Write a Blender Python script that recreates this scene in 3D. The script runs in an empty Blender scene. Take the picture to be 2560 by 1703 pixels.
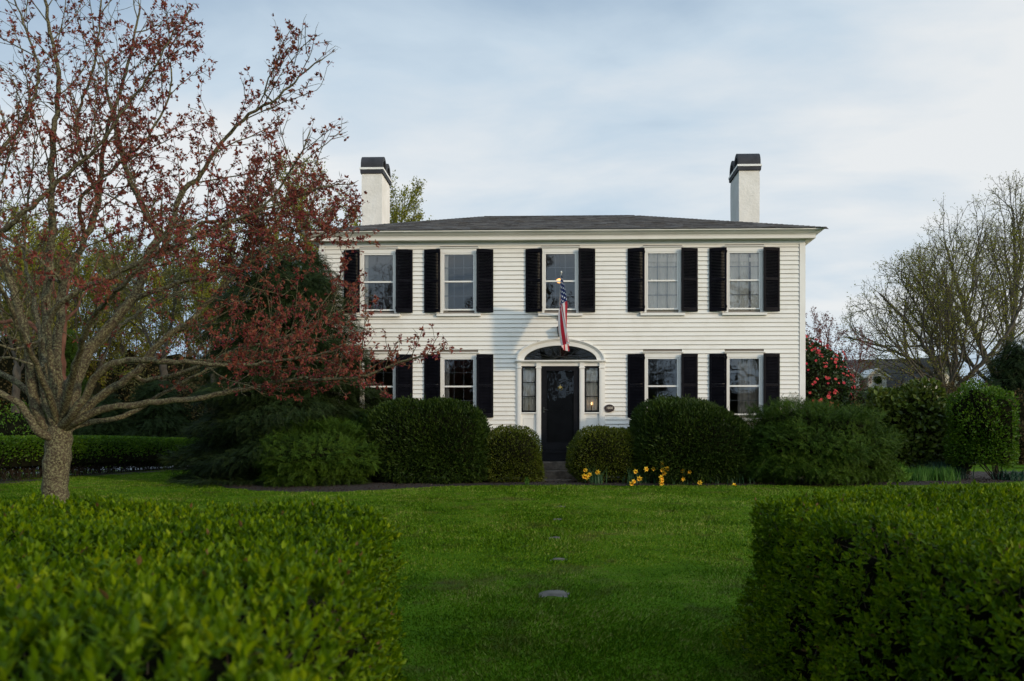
import bpy, math, random
import numpy as np
from mathutils import Vector
RNG = np.random.default_rng(11)
random.seed(5)
sc = bpy.context.scene
COL = sc.collection

# ---------------------------------------------------------------- camera
CAMX, CAMY, CAMZ = -0.16, -20.0, 1.70
YAW = math.radians(1.5)
FPX = 2100.0
CX, CY = 1329.0, 1102.0
cam_d = bpy.data.cameras.new("camera")
cam = bpy.data.objects.new("camera", cam_d)
COL.objects.link(cam)
cam.location = (CAMX, CAMY, CAMZ)
cam.rotation_euler = (math.radians(90), 0, YAW)
cam_d.sensor_width = 36.0
cam_d.lens = 36.0 * FPX / 2560.0
cam_d.shift_x = -(CX - 1280.0) / 2560.0
cam_d.shift_y = (CY - 851.5) / 2560.0
cam_d.clip_end = 3000.0
cam_d.dof.use_dof = True
cam_d.dof.focus_distance = 19.0
cam_d.dof.aperture_fstop = 3.6
sc.camera = cam

# ---------------------------------------------------------------- light
SUN_EL, SUN_AZ = math.radians(13.0), math.radians(52.0)      # azimuth: from -Y towards +X
SD = Vector((math.cos(SUN_EL) * math.sin(SUN_AZ), -math.cos(SUN_EL) * math.cos(SUN_AZ), math.sin(SUN_EL)))
sun_d = bpy.data.lights.new("sun", 'SUN')
sun_d.energy = 1.7
sun_d.angle = math.radians(2.6)
sun_d.color = (1.0, 0.77, 0.50)
sun = bpy.data.objects.new("sun", sun_d)
COL.objects.link(sun)
sun.rotation_euler = SD.to_track_quat('Z', 'Y').to_euler()
sun.location = (20, -20, 20)

world = bpy.data.worlds.new("World")
sc.world = world
world.use_nodes = True
nt = world.node_tree
nt.nodes.clear()
def WN(t, **k):
    n = nt.nodes.new(t)
    for a, b in k.items():
        setattr(n, a, b)
    return n
def LK(a, b):
    nt.links.new(a, b)
def WM(op, a, b=None, c=None):
    n = WN('ShaderNodeMath', operation=op)
    for i, v in enumerate((a, b, c)):
        if v is None: continue
        if isinstance(v, (int, float)): n.inputs[i].default_value = v
        else: LK(v, n.inputs[i])
    return n.outputs[0]
out = WN('ShaderNodeOutputWorld')
sky = WN('ShaderNodeTexSky', sky_type='NISHITA', sun_disc=False)
sky.sun_elevation = SUN_EL
sky.sun_rotation = math.atan2(SD.x, SD.y)
bgA = WN('ShaderNodeBackground'); bgA.inputs[1].default_value = 0.12
LK(sky.outputs[0], bgA.inputs[0])
tc = WN('ShaderNodeTexCoord')
sep = WN('ShaderNodeSeparateXYZ'); LK(tc.outputs['Generated'], sep.inputs[0])
zz = WM('ADD', WM('MAXIMUM', sep.outputs[2], 0.0), 0.16)
px_, py_ = WM('DIVIDE', sep.outputs[0], zz), WM('DIVIDE', sep.outputs[1], zz)
cmb = WN('ShaderNodeCombineXYZ'); LK(px_, cmb.inputs[0]); LK(py_, cmb.inputs[1])
mp = WN('ShaderNodeMapping'); LK(cmb.outputs[0], mp.inputs[0])
mp.inputs['Scale'].default_value = (0.75, 1.15, 1.0); mp.inputs['Rotation'].default_value = (0, 0, 0.25)
mp.inputs['Location'].default_value = (3.1, 1.7, 0)
n1 = WN('ShaderNodeTexNoise'); LK(mp.outputs[0], n1.inputs['Vector'])
n1.inputs['Scale'].default_value = 0.85; n1.inputs['Detail'].default_value = 7; n1.inputs['Roughness'].default_value = 0.5
n1.inputs['Distortion'].default_value = 0.25
n2 = WN('ShaderNodeTexNoise'); LK(mp.outputs[0], n2.inputs['Vector'])
n2.inputs['Scale'].default_value = 3.2; n2.inputs['Detail'].default_value = 8; n2.inputs['Roughness'].default_value = 0.55
n2.inputs['Distortion'].default_value = 0.4
# whiter low in the sky and towards the right, blue-grey overhead
m = WM('ADD', WM('MULTIPLY', n1.outputs[0], 1.15), WM('MULTIPLY_ADD', n2.outputs[0], 0.34, -0.18))
m = WM('ADD', m, WM('MULTIPLY', sep.outputs[0], 0.42))
m = WM('SUBTRACT', m, WM('MULTIPLY', WM('ABSOLUTE', WM('SUBTRACT', sep.outputs[2], 0.29)), 2.3))
ramp = WN('ShaderNodeValToRGB'); LK(m, ramp.inputs[0])
e = ramp.color_ramp.elements
e[0].position = 0.08; e[0].color = (0.38, 0.51, 0.66, 1)
e[1].position = 0.50; e[1].color = (0.86, 0.885, 0.90, 1)
x_ = ramp.color_ramp.elements.new(0.28); x_.color = (0.60, 0.72, 0.83, 1)
# the cloud deck is brighter on the side of the low sun
dot = WN('ShaderNodeVectorMath', operation='DOT_PRODUCT')
LK(tc.outputs['Generated'], dot.inputs[0]); dot.inputs[1].default_value = tuple(SD)
glow = WM('ADD', WM('MULTIPLY', WM('MAXIMUM', dot.outputs['Value'], 0.0), 1.55), 1.0)
bgB = WN('ShaderNodeBackground'); LK(ramp.outputs[0], bgB.inputs[0]); LK(glow, bgB.inputs[1])
mix = WN('ShaderNodeMixShader'); mix.inputs[0].default_value = 0.93
LK(bgA.outputs[0], mix.inputs[1]); LK(bgB.outputs[0], mix.inputs[2]); LK(mix.outputs[0], out.inputs[0])

vs = sc.view_settings
vs.view_transform = 'Standard'; vs.look = 'None'; vs.exposure = 0.0; vs.gamma = 1.0
vs.use_curve_mapping = False
sc.cycles.max_bounces = 6
sc.cycles.diffuse_bounces = 3
sc.cycles.transparent_max_bounces = 12

# ---------------------------------------------------------------- helpers
def PT(u, v, Z):
    """world point seen at photo pixel (u,v) of the 2560 px photo, Z metres in front of the camera along +Y"""
    xc, zc = (u - CX) / FPX, (CY - v) / FPX
    c, s = math.cos(YAW), math.sin(YAW)
    t = Z / (c + xc * s)
    return np.array((CAMX + t * (xc * c - s), CAMY + Z, CAMZ + t * zc))

def ground(x, y):
    Z = np.asarray(y, float) + 20.0
    return 0.044 * np.minimum(np.maximum(Z, -6.0), 17.5)

def tag(o, label=None, cat=None, group=None, kind=None):
    if label: o['label'] = label
    if cat: o['category'] = cat
    if group: o['group'] = group
    if kind: o['kind'] = kind
    return o

def empty(name, loc=(0, 0, 0), rz=0.0):
    o = bpy.data.objects.new(name, None)
    o.empty_display_size = 0.2
    COL.objects.link(o)
    o.location = loc; o.rotation_euler = (0, 0, rz)
    return o

def link(name, me, mat, parent=None, loc=None):
    o = bpy.data.objects.new(name, me)
    COL.objects.link(o)
    if mat is not None and len(me.materials) == 0:
        me.materials.append(mat)
    if parent is not None: o.parent = parent
    if loc is not None: o.location = loc
    return o

def copy_tree(o, parent=None):
    c = o.copy(); COL.objects.link(c)
    if parent is not None: c.parent = parent
    for ch in list(o.children):
        copy_tree(ch, c)
    return c

def mesh_np(name, V, groups, smooth=False):
    """V (n,3); groups = list of (F (m,k) int array, material index)"""
    me = bpy.data.meshes.new(name)
    V = np.asarray(V, np.float32)
    me.vertices.add(len(V)); me.vertices.foreach_set('co', V.ravel())
    loops = np.concatenate([np.asarray(F).ravel() for F, _ in groups]).astype(np.int32)
    tot = np.concatenate([np.full(len(F), np.asarray(F).shape[1]) for F, _ in groups]).astype(np.int32)
    mi = np.concatenate([np.full(len(F), k) for F, k in groups]).astype(np.int32)
    st = np.zeros(len(tot), np.int32); st[1:] = np.cumsum(tot)[:-1]
    me.loops.add(len(loops)); me.loops.foreach_set('vertex_index', loops)
    me.polygons.add(len(tot)); me.polygons.foreach_set('loop_start', st)
    me.polygons.foreach_set('material_index', mi)
    me.polygons.foreach_set('use_smooth', np.full(len(tot), smooth))
    me.update(calc_edges=True)
    me.validate()
    return me

class MB:
    def __init__(s): s.v = []; s.f = []; s.m = []
    def add(s, vs, fs, mi=0):
        b = len(s.v); s.v += [tuple(map(float, p)) for p in vs]
        for f in fs: s.f.append(tuple(b + i for i in f)); s.m.append(mi)
    def box(s, x0, x1, y0, y1, z0, z1, mi=0):
        s.add([(x0, y0, z0), (x1, y0, z0), (x1, y1, z0), (x0, y1, z0), (x0, y0, z1), (x1, y0, z1), (x1, y1, z1), (x0, y1, z1)],
              [(0, 3, 2, 1), (4, 5, 6, 7), (0, 1, 5, 4), (1, 2, 6, 5), (2, 3, 7, 6), (3, 0, 4, 7)], mi)
    def prism(s, poly, axis, a, b, mi=0):
        """poly: list of 2D points; extruded along axis from a to b"""
        def mk(p, t):
            return {'x': (t, p[0], p[1]), 'y': (p[0], t, p[1]), 'z': (p[0], p[1], t)}[axis]
        n = len(poly)
        vs = [mk(p, a) for p in poly] + [mk(p, b) for p in poly]
        s.add(vs, [tuple(range(n)), tuple(range(2 * n - 1, n - 1, -1))] + [(i, i + n, (i + 1) % n + n, (i + 1) % n) for i in range(n)], mi)
    def loft(s, rings, mi=0, closed=True, caps=False):
        b = len(s.v); n = len(rings[0])
        for r in rings: s.v += [tuple(map(float, p)) for p in r]
        for k in range(len(rings) - 1):
            for i in range(n if closed else n - 1):
                j = (i + 1) % n
                s.f.append((b + k * n + i, b + k * n + j, b + (k + 1) * n + j, b + (k + 1) * n + i)); s.m.append(mi)
        if caps:
            s.f.append(tuple(b + i for i in range(n - 1, -1, -1))); s.m.append(mi)
            s.f.append(tuple(b + (len(rings) - 1) * n + i for i in range(n))); s.m.append(mi)
    def tube(s, p0, p1, r0, r1, n=8, mi=0):
        p0, p1 = Vector(p0), Vector(p1); d = (p1 - p0).normalized()
        a = d.orthogonal().normalized(); c = d.cross(a)
        R = [[p + (a * math.cos(t) + c * math.sin(t)) * r for t in [2 * math.pi * i / n for i in range(n)]] for p, r in ((p0, r0), (p1, r1))]
        s.loft(R, mi, True, True)
    def build(s, name, mats, parent=None, loc=None, smooth=False):
        me = bpy.data.meshes.new(name)
        me.from_pydata(s.v, [], s.f)
        if not isinstance(mats, (list, tuple)): mats = [mats]
        for m_ in mats: me.materials.append(m_)
        me.polygons.foreach_set('material_index', s.m)
        me.polygons.foreach_set('use_smooth', [smooth] * len(s.f))
        me.update(); 
        return link(name, me, None, parent, loc)

def nrm(a):
    return a / np.maximum(np.linalg.norm(a, axis=-1, keepdims=True), 1e-9)

def scatter(tv, tf, P, D, U, S):
    """copies of a template (x side, y along, z up) placed at P with direction D, up U, size S"""
    tv = np.asarray(tv, float); tf = np.asarray(tf)
    D = nrm(np.asarray(D, float)); X = nrm(np.cross(D, U)); N = np.cross(X, D)
    S = np.asarray(S, float).reshape(-1, 1, 1) if np.ndim(S) else S
    V = P[:, None, :] + S * (tv[None, :, 0:1] * X[:, None, :] + tv[None, :, 1:2] * D[:, None, :] + tv[None, :, 2:3] * N[:, None, :])
    F = tf[None] + (np.arange(len(P)) * len(tv))[:, None, None]
    return V.reshape(-1, 3), F.reshape(-1, tf.shape[1])

def join(parts):
    """[(V,F,mi)] -> V, groups"""
    V = []; G = []; b = 0
    for v, f, mi in parts:
        V.append(v); G.append((np.asarray(f) + b, mi)); b += len(v)
    return np.concatenate(V), G

def rand_unit(n):
    return nrm(RNG.normal(size=(n, 3)))

LEAF = ([(0, 0, 0), (.26, .45, .07), (0, 1, 0), (-.26, .45, .07)], [(0, 1, 2), (0, 2, 3)])
LEAF_WIDE = ([(0, 0, 0), (.34, .5, .10), (0, 1, -.05), (-.34, .5, .10)], [(0, 1, 2), (0, 2, 3)])
NEEDLE = ([(0, 0, 0), (.13, .5, .03), (0, 1, 0), (-.13, .5, .03)], [(0, 1, 2), (0, 2, 3)])
OVAL = ([(0, 0, 0), (.20, .22, .07), (.25, .55, .09), (0, 1, -.05), (-.25, .55, .09), (-.20, .22, .07), (0, .5, 0)],
        [(0, 1, 2, 6), (6, 2, 3, 3), (0, 6, 4, 5), (6, 3, 4, 4)])
OVAL = (OVAL[0], [(0, 1, 6), (1, 2, 6), (2, 3, 6), (3, 4, 6), (4, 5, 6), (5, 0, 6)])
BUD = ([(0, 0, 0), (.3, .5, 0), (0, .5, .3), (-.3, .5, 0), (0, .5, -.3), (0, 1, 0)],
       [(0, 1, 2), (0, 2, 3), (0, 3, 4), (0, 4, 1), (5, 2, 1), (5, 3, 2), (5, 4, 3), (5, 1, 4)])

# ---------------------------------------------------------------- materials
def newmat(name):
    m_ = bpy.data.materials.new(name); m_.use_nodes = True
    t = m_.node_tree; t.nodes.clear()
    o = t.nodes.new('ShaderNodeOutputMaterial'); b = t.nodes.new('ShaderNodeBsdfPrincipled')
    t.links.new(b.outputs[0], o.inputs[0])
    return m_, t, b, o
def ramp_(t, fac, stops):
    r = t.nodes.new('ShaderNodeValToRGB'); t.links.new(fac, r.inputs[0])
    el = r.color_ramp.elements
    el[0].position, el[0].color = stops[0][0], (*stops[0][1], 1)
    el[1].position, el[1].color = stops[-1][0], (*stops[-1][1], 1)
    for p_, c_ in stops[1:-1]:
        q = el.new(p_); q.color = (*c_, 1)
    return r.outputs[0]
def noise_(t, scale, detail=4, rough=.5, coord='Object', stretch=None, dist=0.0):
    c = t.nodes.new('ShaderNodeTexCoord'); n = t.nodes.new('ShaderNodeTexNoise')
    n.inputs['Scale'].default_value = scale; n.inputs['Detail'].default_value = detail
    n.inputs['Roughness'].default_value = rough; n.inputs['Distortion'].default_value = dist
    src = c.outputs[coord]
    if stretch:
        mm = t.nodes.new('ShaderNodeMapping'); mm.inputs['Scale'].default_value = stretch
        t.links.new(src, mm.inputs[0]); src = mm.outputs[0]
    t.links.new(src, n.inputs['Vector'])
    return n.outputs[0]
def bump_(t, b, h, strength=.3, dist=.01):
    k = t.nodes.new('ShaderNodeBump'); k.inputs['Strength'].default_value = strength; k.inputs['Distance'].default_value = dist
    t.links.new(h, k.inputs['Height']); t.links.new(k.outputs[0], b.inputs['Normal'])
def mat_noise(name, stops, scale=3, rough=.7, detail=5, bump=0.0, bscale=None, bdist=.01, stretch=None, spec=.5, metal=0.0, nr=.5):
    m_, t, b, o = newmat(name)
    n = noise_(t, scale, detail, nr, stretch=stretch)
    t.links.new(ramp_(t, n, stops), b.inputs['Base Color'])
    b.inputs['Roughness'].default_value = rough; b.inputs['Specular IOR Level'].default_value = spec
    b.inputs['Metallic'].default_value = metal
    if bump: bump_(t, b, noise_(t, bscale or scale * 6, 5, .6, stretch=stretch), bump, bdist)
    return m_
def mat_leaf(name, cols, rough=.45, spec=.4, trans=.25, dead=0.0, patch=None):
    spec *= .5
    """colour differs from leaf to leaf (random per island) and drifts slowly over the plant"""
    m_, t, b, o = newmat(name)
    g = t.nodes.new('ShaderNodeNewGeometry')
    n = noise_(t, patch or 1.6, 3, .5)
    mm = t.nodes.new('ShaderNodeMath'); mm.operation = 'MULTIPLY_ADD'
    t.links.new(g.outputs['Random Per Island'], mm.inputs[0]); mm.inputs[1].default_value = .62
    m2 = t.nodes.new('ShaderNodeMath'); m2.operation = 'MULTIPLY_ADD'
    t.links.new(n, m2.inputs[0]); m2.inputs[1].default_value = .9; m2.inputs[2].default_value = -.26
    t.links.new(m2.outputs[0], mm.inputs[2])
    k = len(cols)
    c = ramp_(t, mm.outputs[0], [(i / (k - 1), cols[i]) for i in range(k)])
    if dead:                      # a few browned leaves
        gt = t.nodes.new('ShaderNodeMath'); gt.operation = 'GREATER_THAN'; gt.inputs[1].default_value = 1 - dead
        fr = t.nodes.new('ShaderNodeMath'); fr.operation = 'FRACT'; m7 = t.nodes.new('ShaderNodeMath'); m7.operation = 'MULTIPLY'; m7.inputs[1].default_value = 17.3
        t.links.new(g.outputs['Random Per Island'], m7.inputs[0]); t.links.new(m7.outputs[0], fr.inputs[0]); t.links.new(fr.outputs[0], gt.inputs[0])
        md = t.nodes.new('ShaderNodeMix'); md.data_type = 'RGBA'; t.links.new(gt.outputs[0], md.inputs['Factor']); t.links.new(c, md.inputs['A']); md.inputs['B'].default_value = (.13, .075, .025, 1); c = md.outputs['Result']
    t.links.new(c, b.inputs['Base Color'])
    b.inputs['Roughness'].default_value = rough; b.inputs['Specular IOR Level'].default_value = spec
    if trans:
        tr = t.nodes.new('ShaderNodeBsdfTranslucent'); mx = t.nodes.new('ShaderNodeMixShader'); mx.inputs[0].default_value = trans
        t.links.new(c, tr.inputs[0])
        t.links.new(b.outputs[0], mx.inputs[1]); t.links.new(tr.outputs[0], mx.inputs[2]); t.links.new(mx.outputs[0], o.inputs[0])
    return m_

M = {}
M['paint'] = mat_noise('white_paint', [(.25, (.66, .63, .55)), (.5, (.775, .755, .685)), (.8, (.81, .795, .735))], .9, .55, 7, .12, 30, .002, nr=.65)
M['trim'] = mat_noise('trim_paint', [(.3, (.72, .70, .64)), (.7, (.79, .775, .72))], 1.7, .45, 6, .08, 25, .002)
M['board_shade'] = mat_noise('painted_board_shade', [(.3, (.20, .19, .155)), (.7, (.33, .31, .26))], 3, .9)  # dark colour standing in for the shade at the clapboard overlaps
M['plaster'] = mat_noise('chimney_plaster', [(.3, (.66, .63, .56)), (.7, (.78, .75, .69))], 2.2, .85, 7, .55, 14, .02, nr=.6)
M['black_cap'] = mat_noise('chimney_black', [(.3, (.016, .016, .019)), (.7, (.034, .034, .040))], 4, .75, 6, .3, 22, .01)
M['shutter'] = mat_noise('shutter_black', [(.3, (.003, .003, .005)), (.7, (.007, .007, .010))], 5, .45, 4, spec=.04)
M['door'] = mat_noise('door_black', [(.3, (.005, .005, .006)), (.7, (.010, .010, .012))], 5, .4, 4, spec=.12)
M['iron'] = mat_noise('dark_metal', [(.3, (.02, .022, .02)), (.7, (.05, .055, .045))], 12, .45, 4, metal=.4)
M['brass'] = mat_noise('brass', [(.3, (.55, .36, .10)), (.7, (.80, .58, .20))], 10, .22, 3, metal=1.0)
M['muntin'] = mat_noise('grille_bar', [(.3, (.16, .165, .17)), (.7, (.24, .245, .25))], 5, .5)
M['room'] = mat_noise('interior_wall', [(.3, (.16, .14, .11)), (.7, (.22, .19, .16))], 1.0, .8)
M['curtain'] = mat_noise('lace_curtain', [(.35, (.84, .77, .65)), (.65, (.95, .89, .78))], 6, .9, 3, stretch=(1, 1, .1))
M['drape'] = mat_noise('side_drape', [(.35, (.30, .27, .22)), (.65, (.50, .45, .38))], 6, .9, 3, stretch=(1, 1, .1))
M['foundation'] = mat_noise('foundation_stone', [(.3, (.16, .15, .13)), (.7, (.30, .28, .25))], 3, .9, 6, .5, 9, .03)
M['step_stone'] = mat_noise('step_granite', [(.3, (.055, .040, .028)), (.6, (.15, .115, .085)), (.8, (.26, .21, .16))], 5, .9, 8, .7, 16, .03, nr=.65)
M['flagstone'] = mat_noise('flagstone', [(.3, (.06, .052, .042)), (.7, (.145, .13, .105))], 6, .85, 8, .5, 20, .01)
M['mulch'] = mat_noise('mulch_bark', [(.35, (.009, .006, .004)), (.55, (.024, .015, .010)), (.75, (.055, .038, .028))], 38, .95, 6, 1.0, 45, .03, nr=.7)
M['asphalt'] = mat_noise('asphalt', [(.3, (.045, .045, .047)), (.7, (.07, .07, .07))], 30, .9, 6, .3, 80, .005)
M['driveway'] = mat_noise('pale_gravel', [(.3, (.42, .43, .45)), (.7, (.58, .58, .60))], 18, .9, 6, .4, 60, .01)
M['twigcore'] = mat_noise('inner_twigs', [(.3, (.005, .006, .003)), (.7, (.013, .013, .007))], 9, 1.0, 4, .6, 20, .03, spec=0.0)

def mat_glass(name, ior=2.0, wob=.02, bscale=2.2):
    m_, t, b, o = newmat(name)
    t.nodes.remove(b)
    gl = t.nodes.new('ShaderNodeBsdfGlossy'); gl.inputs['Roughness'].default_value = 0.01
    tr = t.nodes.new('ShaderNodeBsdfTransparent'); tr.inputs[0].default_value = (.975, .98, .98, 1)
    fr = t.nodes.new('ShaderNodeFresnel'); fr.inputs[0].default_value = ior
    mx = t.nodes.new('ShaderNodeMixShader')
    k = t.nodes.new('ShaderNodeBump'); k.inputs['Strength'].default_value = 1.0; k.inputs['Distance'].default_value = wob
    t.links.new(noise_(t, bscale, 1, .4), k.inputs['Height'])
    t.links.new(k.outputs[0], gl.inputs['Normal'])
    t.links.new(fr.outputs[0], mx.inputs[0]); t.links.new(tr.outputs[0], mx.inputs[1]); t.links.new(gl.outputs[0], mx.inputs[2])
    t.links.new(mx.outputs[0], o.inputs[0])
    return m_
M['glass'] = mat_glass('window_glass', 1.85, .003)
M['door_glass'] = mat_glass('storm_door_glass', 1.45, .006)

# lawn sheet
def mat_lawn(name, blades=False):
    m_, t, b, o = newmat(name)
    big = noise_(t, 1.15, 6, .66); small = noise_(t, 22, 6, .7)
    a = t.nodes.new('ShaderNodeMath'); a.operation = 'MULTIPLY_ADD'; t.links.new(big, a.inputs[0]); a.inputs[1].default_value = 1.35
    a2 = t.nodes.new('ShaderNodeMath'); a2.operation = 'MULTIPLY_ADD'
    if blades:
        g = t.nodes.new('ShaderNodeNewGeometry'); t.links.new(g.outputs['Random Per Island'], a2.inputs[0])
        a2.inputs[1].default_value = .7; a2.inputs[2].default_value = -.48
    else:
        t.links.new(small, a2.inputs[0]); a2.inputs[1].default_value = .8; a2.inputs[2].default_value = -.58
    t.links.new(a2.outputs[0], a.inputs[2])
    if blades:
        st = [(.0, (.020, .056, .001)), (.35, (.045, .110, .001)), (.70, (.086, .168, .002)), (.97, (.19, .21, .05))]
    else:
        st = [(.15, (.030, .070, .002)), (.5, (.058, .125, .003)), (.85, (.10, .165, .008))]
    c = ramp_(t, a.outputs[0], st)
    t.links.new(c, b.inputs['Base Color'])
    # thin and yellowed places
    wn = noise_(t, 1.7, 5, .62); wf = ramp_(t, wn, [(.55, (0, 0, 0)), (.70, (.8, .8, .8))])
    mw = t.nodes.new('ShaderNodeMix'); mw.data_type = 'RGBA'; t.links.new(wf, mw.inputs['Factor']); t.links.new(c, mw.inputs['A']); mw.inputs['B'].default_value = (.085, .090, .018, 1) if blades else (.05, .045, .018, 1)
    t.links.new(mw.outputs['Result'], b.inputs['Base Color'])
    b.inputs['Roughness'].default_value = .6 if blades else .95
    b.inputs['Specular IOR Level'].default_value = .12 if blades else .05
    if not blades: bump_(t, b, small, .8, .03)
    return m_
M['lawn'] = mat_lawn('lawn_turf'); M['blades'] = mat_lawn('grass_blades', True)

# ---------------------------------------------------------------- ground sheets
def grid_sheet(name, xs, ys, zf, mat, skirt=0.0):
    X, Y = np.meshgrid(xs, ys); Zz = zf(X, Y)
    V = np.stack([X, Y, Zz], -1).reshape(-1, 3); n, mm = len(xs), len(ys)
    i = (np.arange(mm - 1)[:, None] * n + np.arange(n - 1)[None]).ravel()
    F = np.stack([i, i + 1, i + 1 + n, i + n], -1)
    o = link(name, mesh_np(name, V, [(F, 0)], True), mat)
    return o
xs = np.concatenate([[-900, -400, -150, -70, -40], np.arange(-28, 28.1, .5), [40, 70, 150, 400, 900]])
ys = np.concatenate([[-900, -400, -150, -70, -45], np.arange(-32, 12.1, .5), [20, 35, 60, 100, 200, 500, 1200]])
o = grid_sheet('lawn', xs, ys, lambda X, Y: ground(X, Y), M['lawn']); tag(o, kind='structure')

BX = np.array([-9.8, -9.2, -8.6, -7.6, -6.7, -5.9, -5.2, -4.1, -3.1, -2.35, -1.2, 3.0, 7.1, 9.0, 11.1, 14.0])
BZ = np.array([24.0, 22.0, 19.6, 17.7, 16.75, 16.2, 15.95, 16.05, 16.75, 17.25, 17.35, 17.4, 17.5, 18.2, 19.6, 21.5])
def bed_front(x):
    k = np.interp(x, BX, BZ, left=60, right=60)
    return k + .05 * np.sin(x * 3.1) + .03 * np.sin(x * 7.7 + 1)
bx = np.arange(-9.8, 14.0, .08)
tt = np.concatenate([[0, .03, .08], np.linspace(.15, 1, 40)])
f0 = bed_front(bx)
V = []
for k, t_ in enumerate(tt):
    yy = (f0 + (24.5 - f0) * t_) - 20
    zb = ground(bx, yy) + (-.02 if k == 0 else .02 + .02 * min(t_ * 10, 1)) + (0 if k == 0 else 1) * RNG.uniform(-.008, .012, len(bx))
    V.append(np.stack([bx, yy, zb], -1))
V = np.concatenate(V); n = len(bx)
i = (np.arange(len(tt) - 1)[:, None] * n + np.arange(n - 1)[None]).ravel()
o = link('mulch_bed', mesh_np('mulch_bed', V, [(np.stack([i, i + 1, i + 1 + n, i + n], -1), 0)], True), M['mulch']); tag(o, kind='structure')
# loose bark chips on the bed
n = 9000
cx_ = RNG.uniform(-9.2, 12.5, n); ff = bed_front(cx_); cy_ = ff - 20 + .03 + RNG.uniform(0, 1, n) ** 1.6 * 2.6
P = np.stack([cx_, cy_, ground(cx_, cy_) + .045], -1)
D = RNG.normal(size=(n, 3)); D[:, 2] *= .35
V, F = scatter(LEAF[0], LEAF[1], P, D, nrm(RNG.normal(size=(n, 3)) * .4 + [0, 0, 1]), RNG.uniform(.015, .05, n))
M['chip'] = mat_leaf('bark_chips', [(.010, .007, .005), (.028, .018, .013), (.050, .034, .026), (.13, .11, .09)], .9, .2, 0)
o = link('bark_chips', mesh_np('bark_chips', V, [(F, 0)]), M['chip'])
tag(o, 'dark bark chips scattered over the planting bed', 'mulch', kind='stuff')
o = grid_sheet('driveway', np.linspace(-24, -13.3, 12), np.linspace(-14, 16, 30), lambda X, Y: ground(X, Y) + .006, M['driveway']); tag(o, kind='structure')
o = grid_sheet('road', np.array([-900, -100, -20, 20, 100, 900]), np.array([-31.5, -24.5]), lambda X, Y: ground(X, Y) + .02, M['asphalt']); tag(o, kind='structure')
M['walk'] = mat_noise('sidewalk_concrete', [(.3, (.22, .215, .20)), (.7, (.30, .29, .275))], 5, .9, 6, .2, 30, .005)
mb = MB(); mb.box(-60, 60, -21.6, -19.1, -.3, .04); o = mb.build('sidewalk', M['walk']); tag(o, kind='structure')
# ================================================================ the house
HW, HD, GZ = 5.74, 8.4, 0.77          # half width, depth, ground at the house
house = empty('colonial_house', (0, 0, GZ)); HB = Vector((0, 0, GZ))
tag(house, 'white clapboard two-storey colonial house with black shutters and low hip roof', 'house')
def hb(mb, name, mat, parent=None, smooth=False):
    """build house geometry given in world coordinates, parented to the house or to one of its parts"""
    o = mb.build(name, mat, None, None, smooth)
    if parent is None:
        o.parent = house; o.location = (0, 0, -GZ)
    else:
        o.parent = parent; o.location = Vector((0, 0, 0)) - (parent.matrix_basis.translation + (Vector((0, 0, GZ)) if parent is not house else HB))
    return o

GHW, GH = .345, 1.30
WX = [-4.345, -2.42, 0.0, 2.42, 4.345]
wins = [(x, 4.84) for x in WX] + [(x, 2.34) for x in (WX[0], WX[1], WX[3], WX[4])]
EZ, EA, EB = 3.61, 1.055, .515          # entrance arch
holes = [(x - .46, x + .46, z - .12, z + 1.44) for x, z in wins]
def clip(ivs, a, b):
    o = []
    for p, q in ivs:
        if b <= p or a >= q: o.append((p, q)); continue
        if a > p: o.append((p, a))
        if b < q: o.append((b, q))
    return o
BS, Z0, Z1 = .1045, 1.26, 6.36
def siding(length, mapf, hole=True, seed=1):
    mb = MB(); r = random.Random(seed); z = Z0; k = 0
    while z < Z1 - .01:
        zt = min(z + BS, Z1)
        ivs = [(-length + .11, length - .11)] if hole else [(-length + .11, length - .11)]
        if hole:
            for a, b, c, d in holes:
                if zt > c and z < d: ivs = clip(ivs, a, b)
            if z < EZ: ivs = clip(ivs, -1.06, 1.06)
            elif z < EZ + EB - .03:
                w = EA * math.sqrt(max(0, 1 - ((z + .05 - EZ) / EB) ** 2)) - .07
                ivs = clip(ivs, -w, w)
        for a, b in ivs:
            x = a
            while x < b - .001:
                e_ = b if b - x < 2.6 else x + r.uniform(1.6, 3.4)
                if b - e_ < .5: e_ = b
                dz, dy = r.uniform(-.0014, .0014), r.uniform(-.0012, .0012)
                yb, yt = .032 + dy, .005 + dy
                q = [(0, z + dz), (yb, z + dz), (yt + .002, zt + .006 + dz), (0, zt + .006 + dz)]
                vs = [mapf(x + .0008, p[0], p[1]) for p in q] + [mapf(e_ - .0008, p[0], p[1]) for p in q]
                mb.add(vs, [(0, 1, 2, 3), (7, 6, 5, 4), (1, 5, 6, 2), (2, 6, 7, 3), (3, 7, 4, 0)])
                mb.add([vs[0], vs[1], vs[5], vs[4]], [(0, 3, 2, 1)], 1)  # underside coloured dark to deepen the shadow line below it
                g = [(yt + .0028, zt - .0055 + dz), (yt + .0032, zt + .004 + dz)]     # shadow line under the overlap of the next board, put in as colour
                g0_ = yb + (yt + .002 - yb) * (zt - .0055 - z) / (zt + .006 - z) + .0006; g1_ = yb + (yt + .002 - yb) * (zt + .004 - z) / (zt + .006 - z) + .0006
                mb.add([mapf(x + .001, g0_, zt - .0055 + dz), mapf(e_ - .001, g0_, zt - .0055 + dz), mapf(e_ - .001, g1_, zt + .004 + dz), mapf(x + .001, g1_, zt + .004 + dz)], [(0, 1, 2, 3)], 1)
                x = e_
        z += BS; k += 1
    return mb
hb(siding(HW, lambda u, n_, z: (u, -n_, z), True, 1), 'front_wall', [M['paint'], M['board_shade']])
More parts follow.
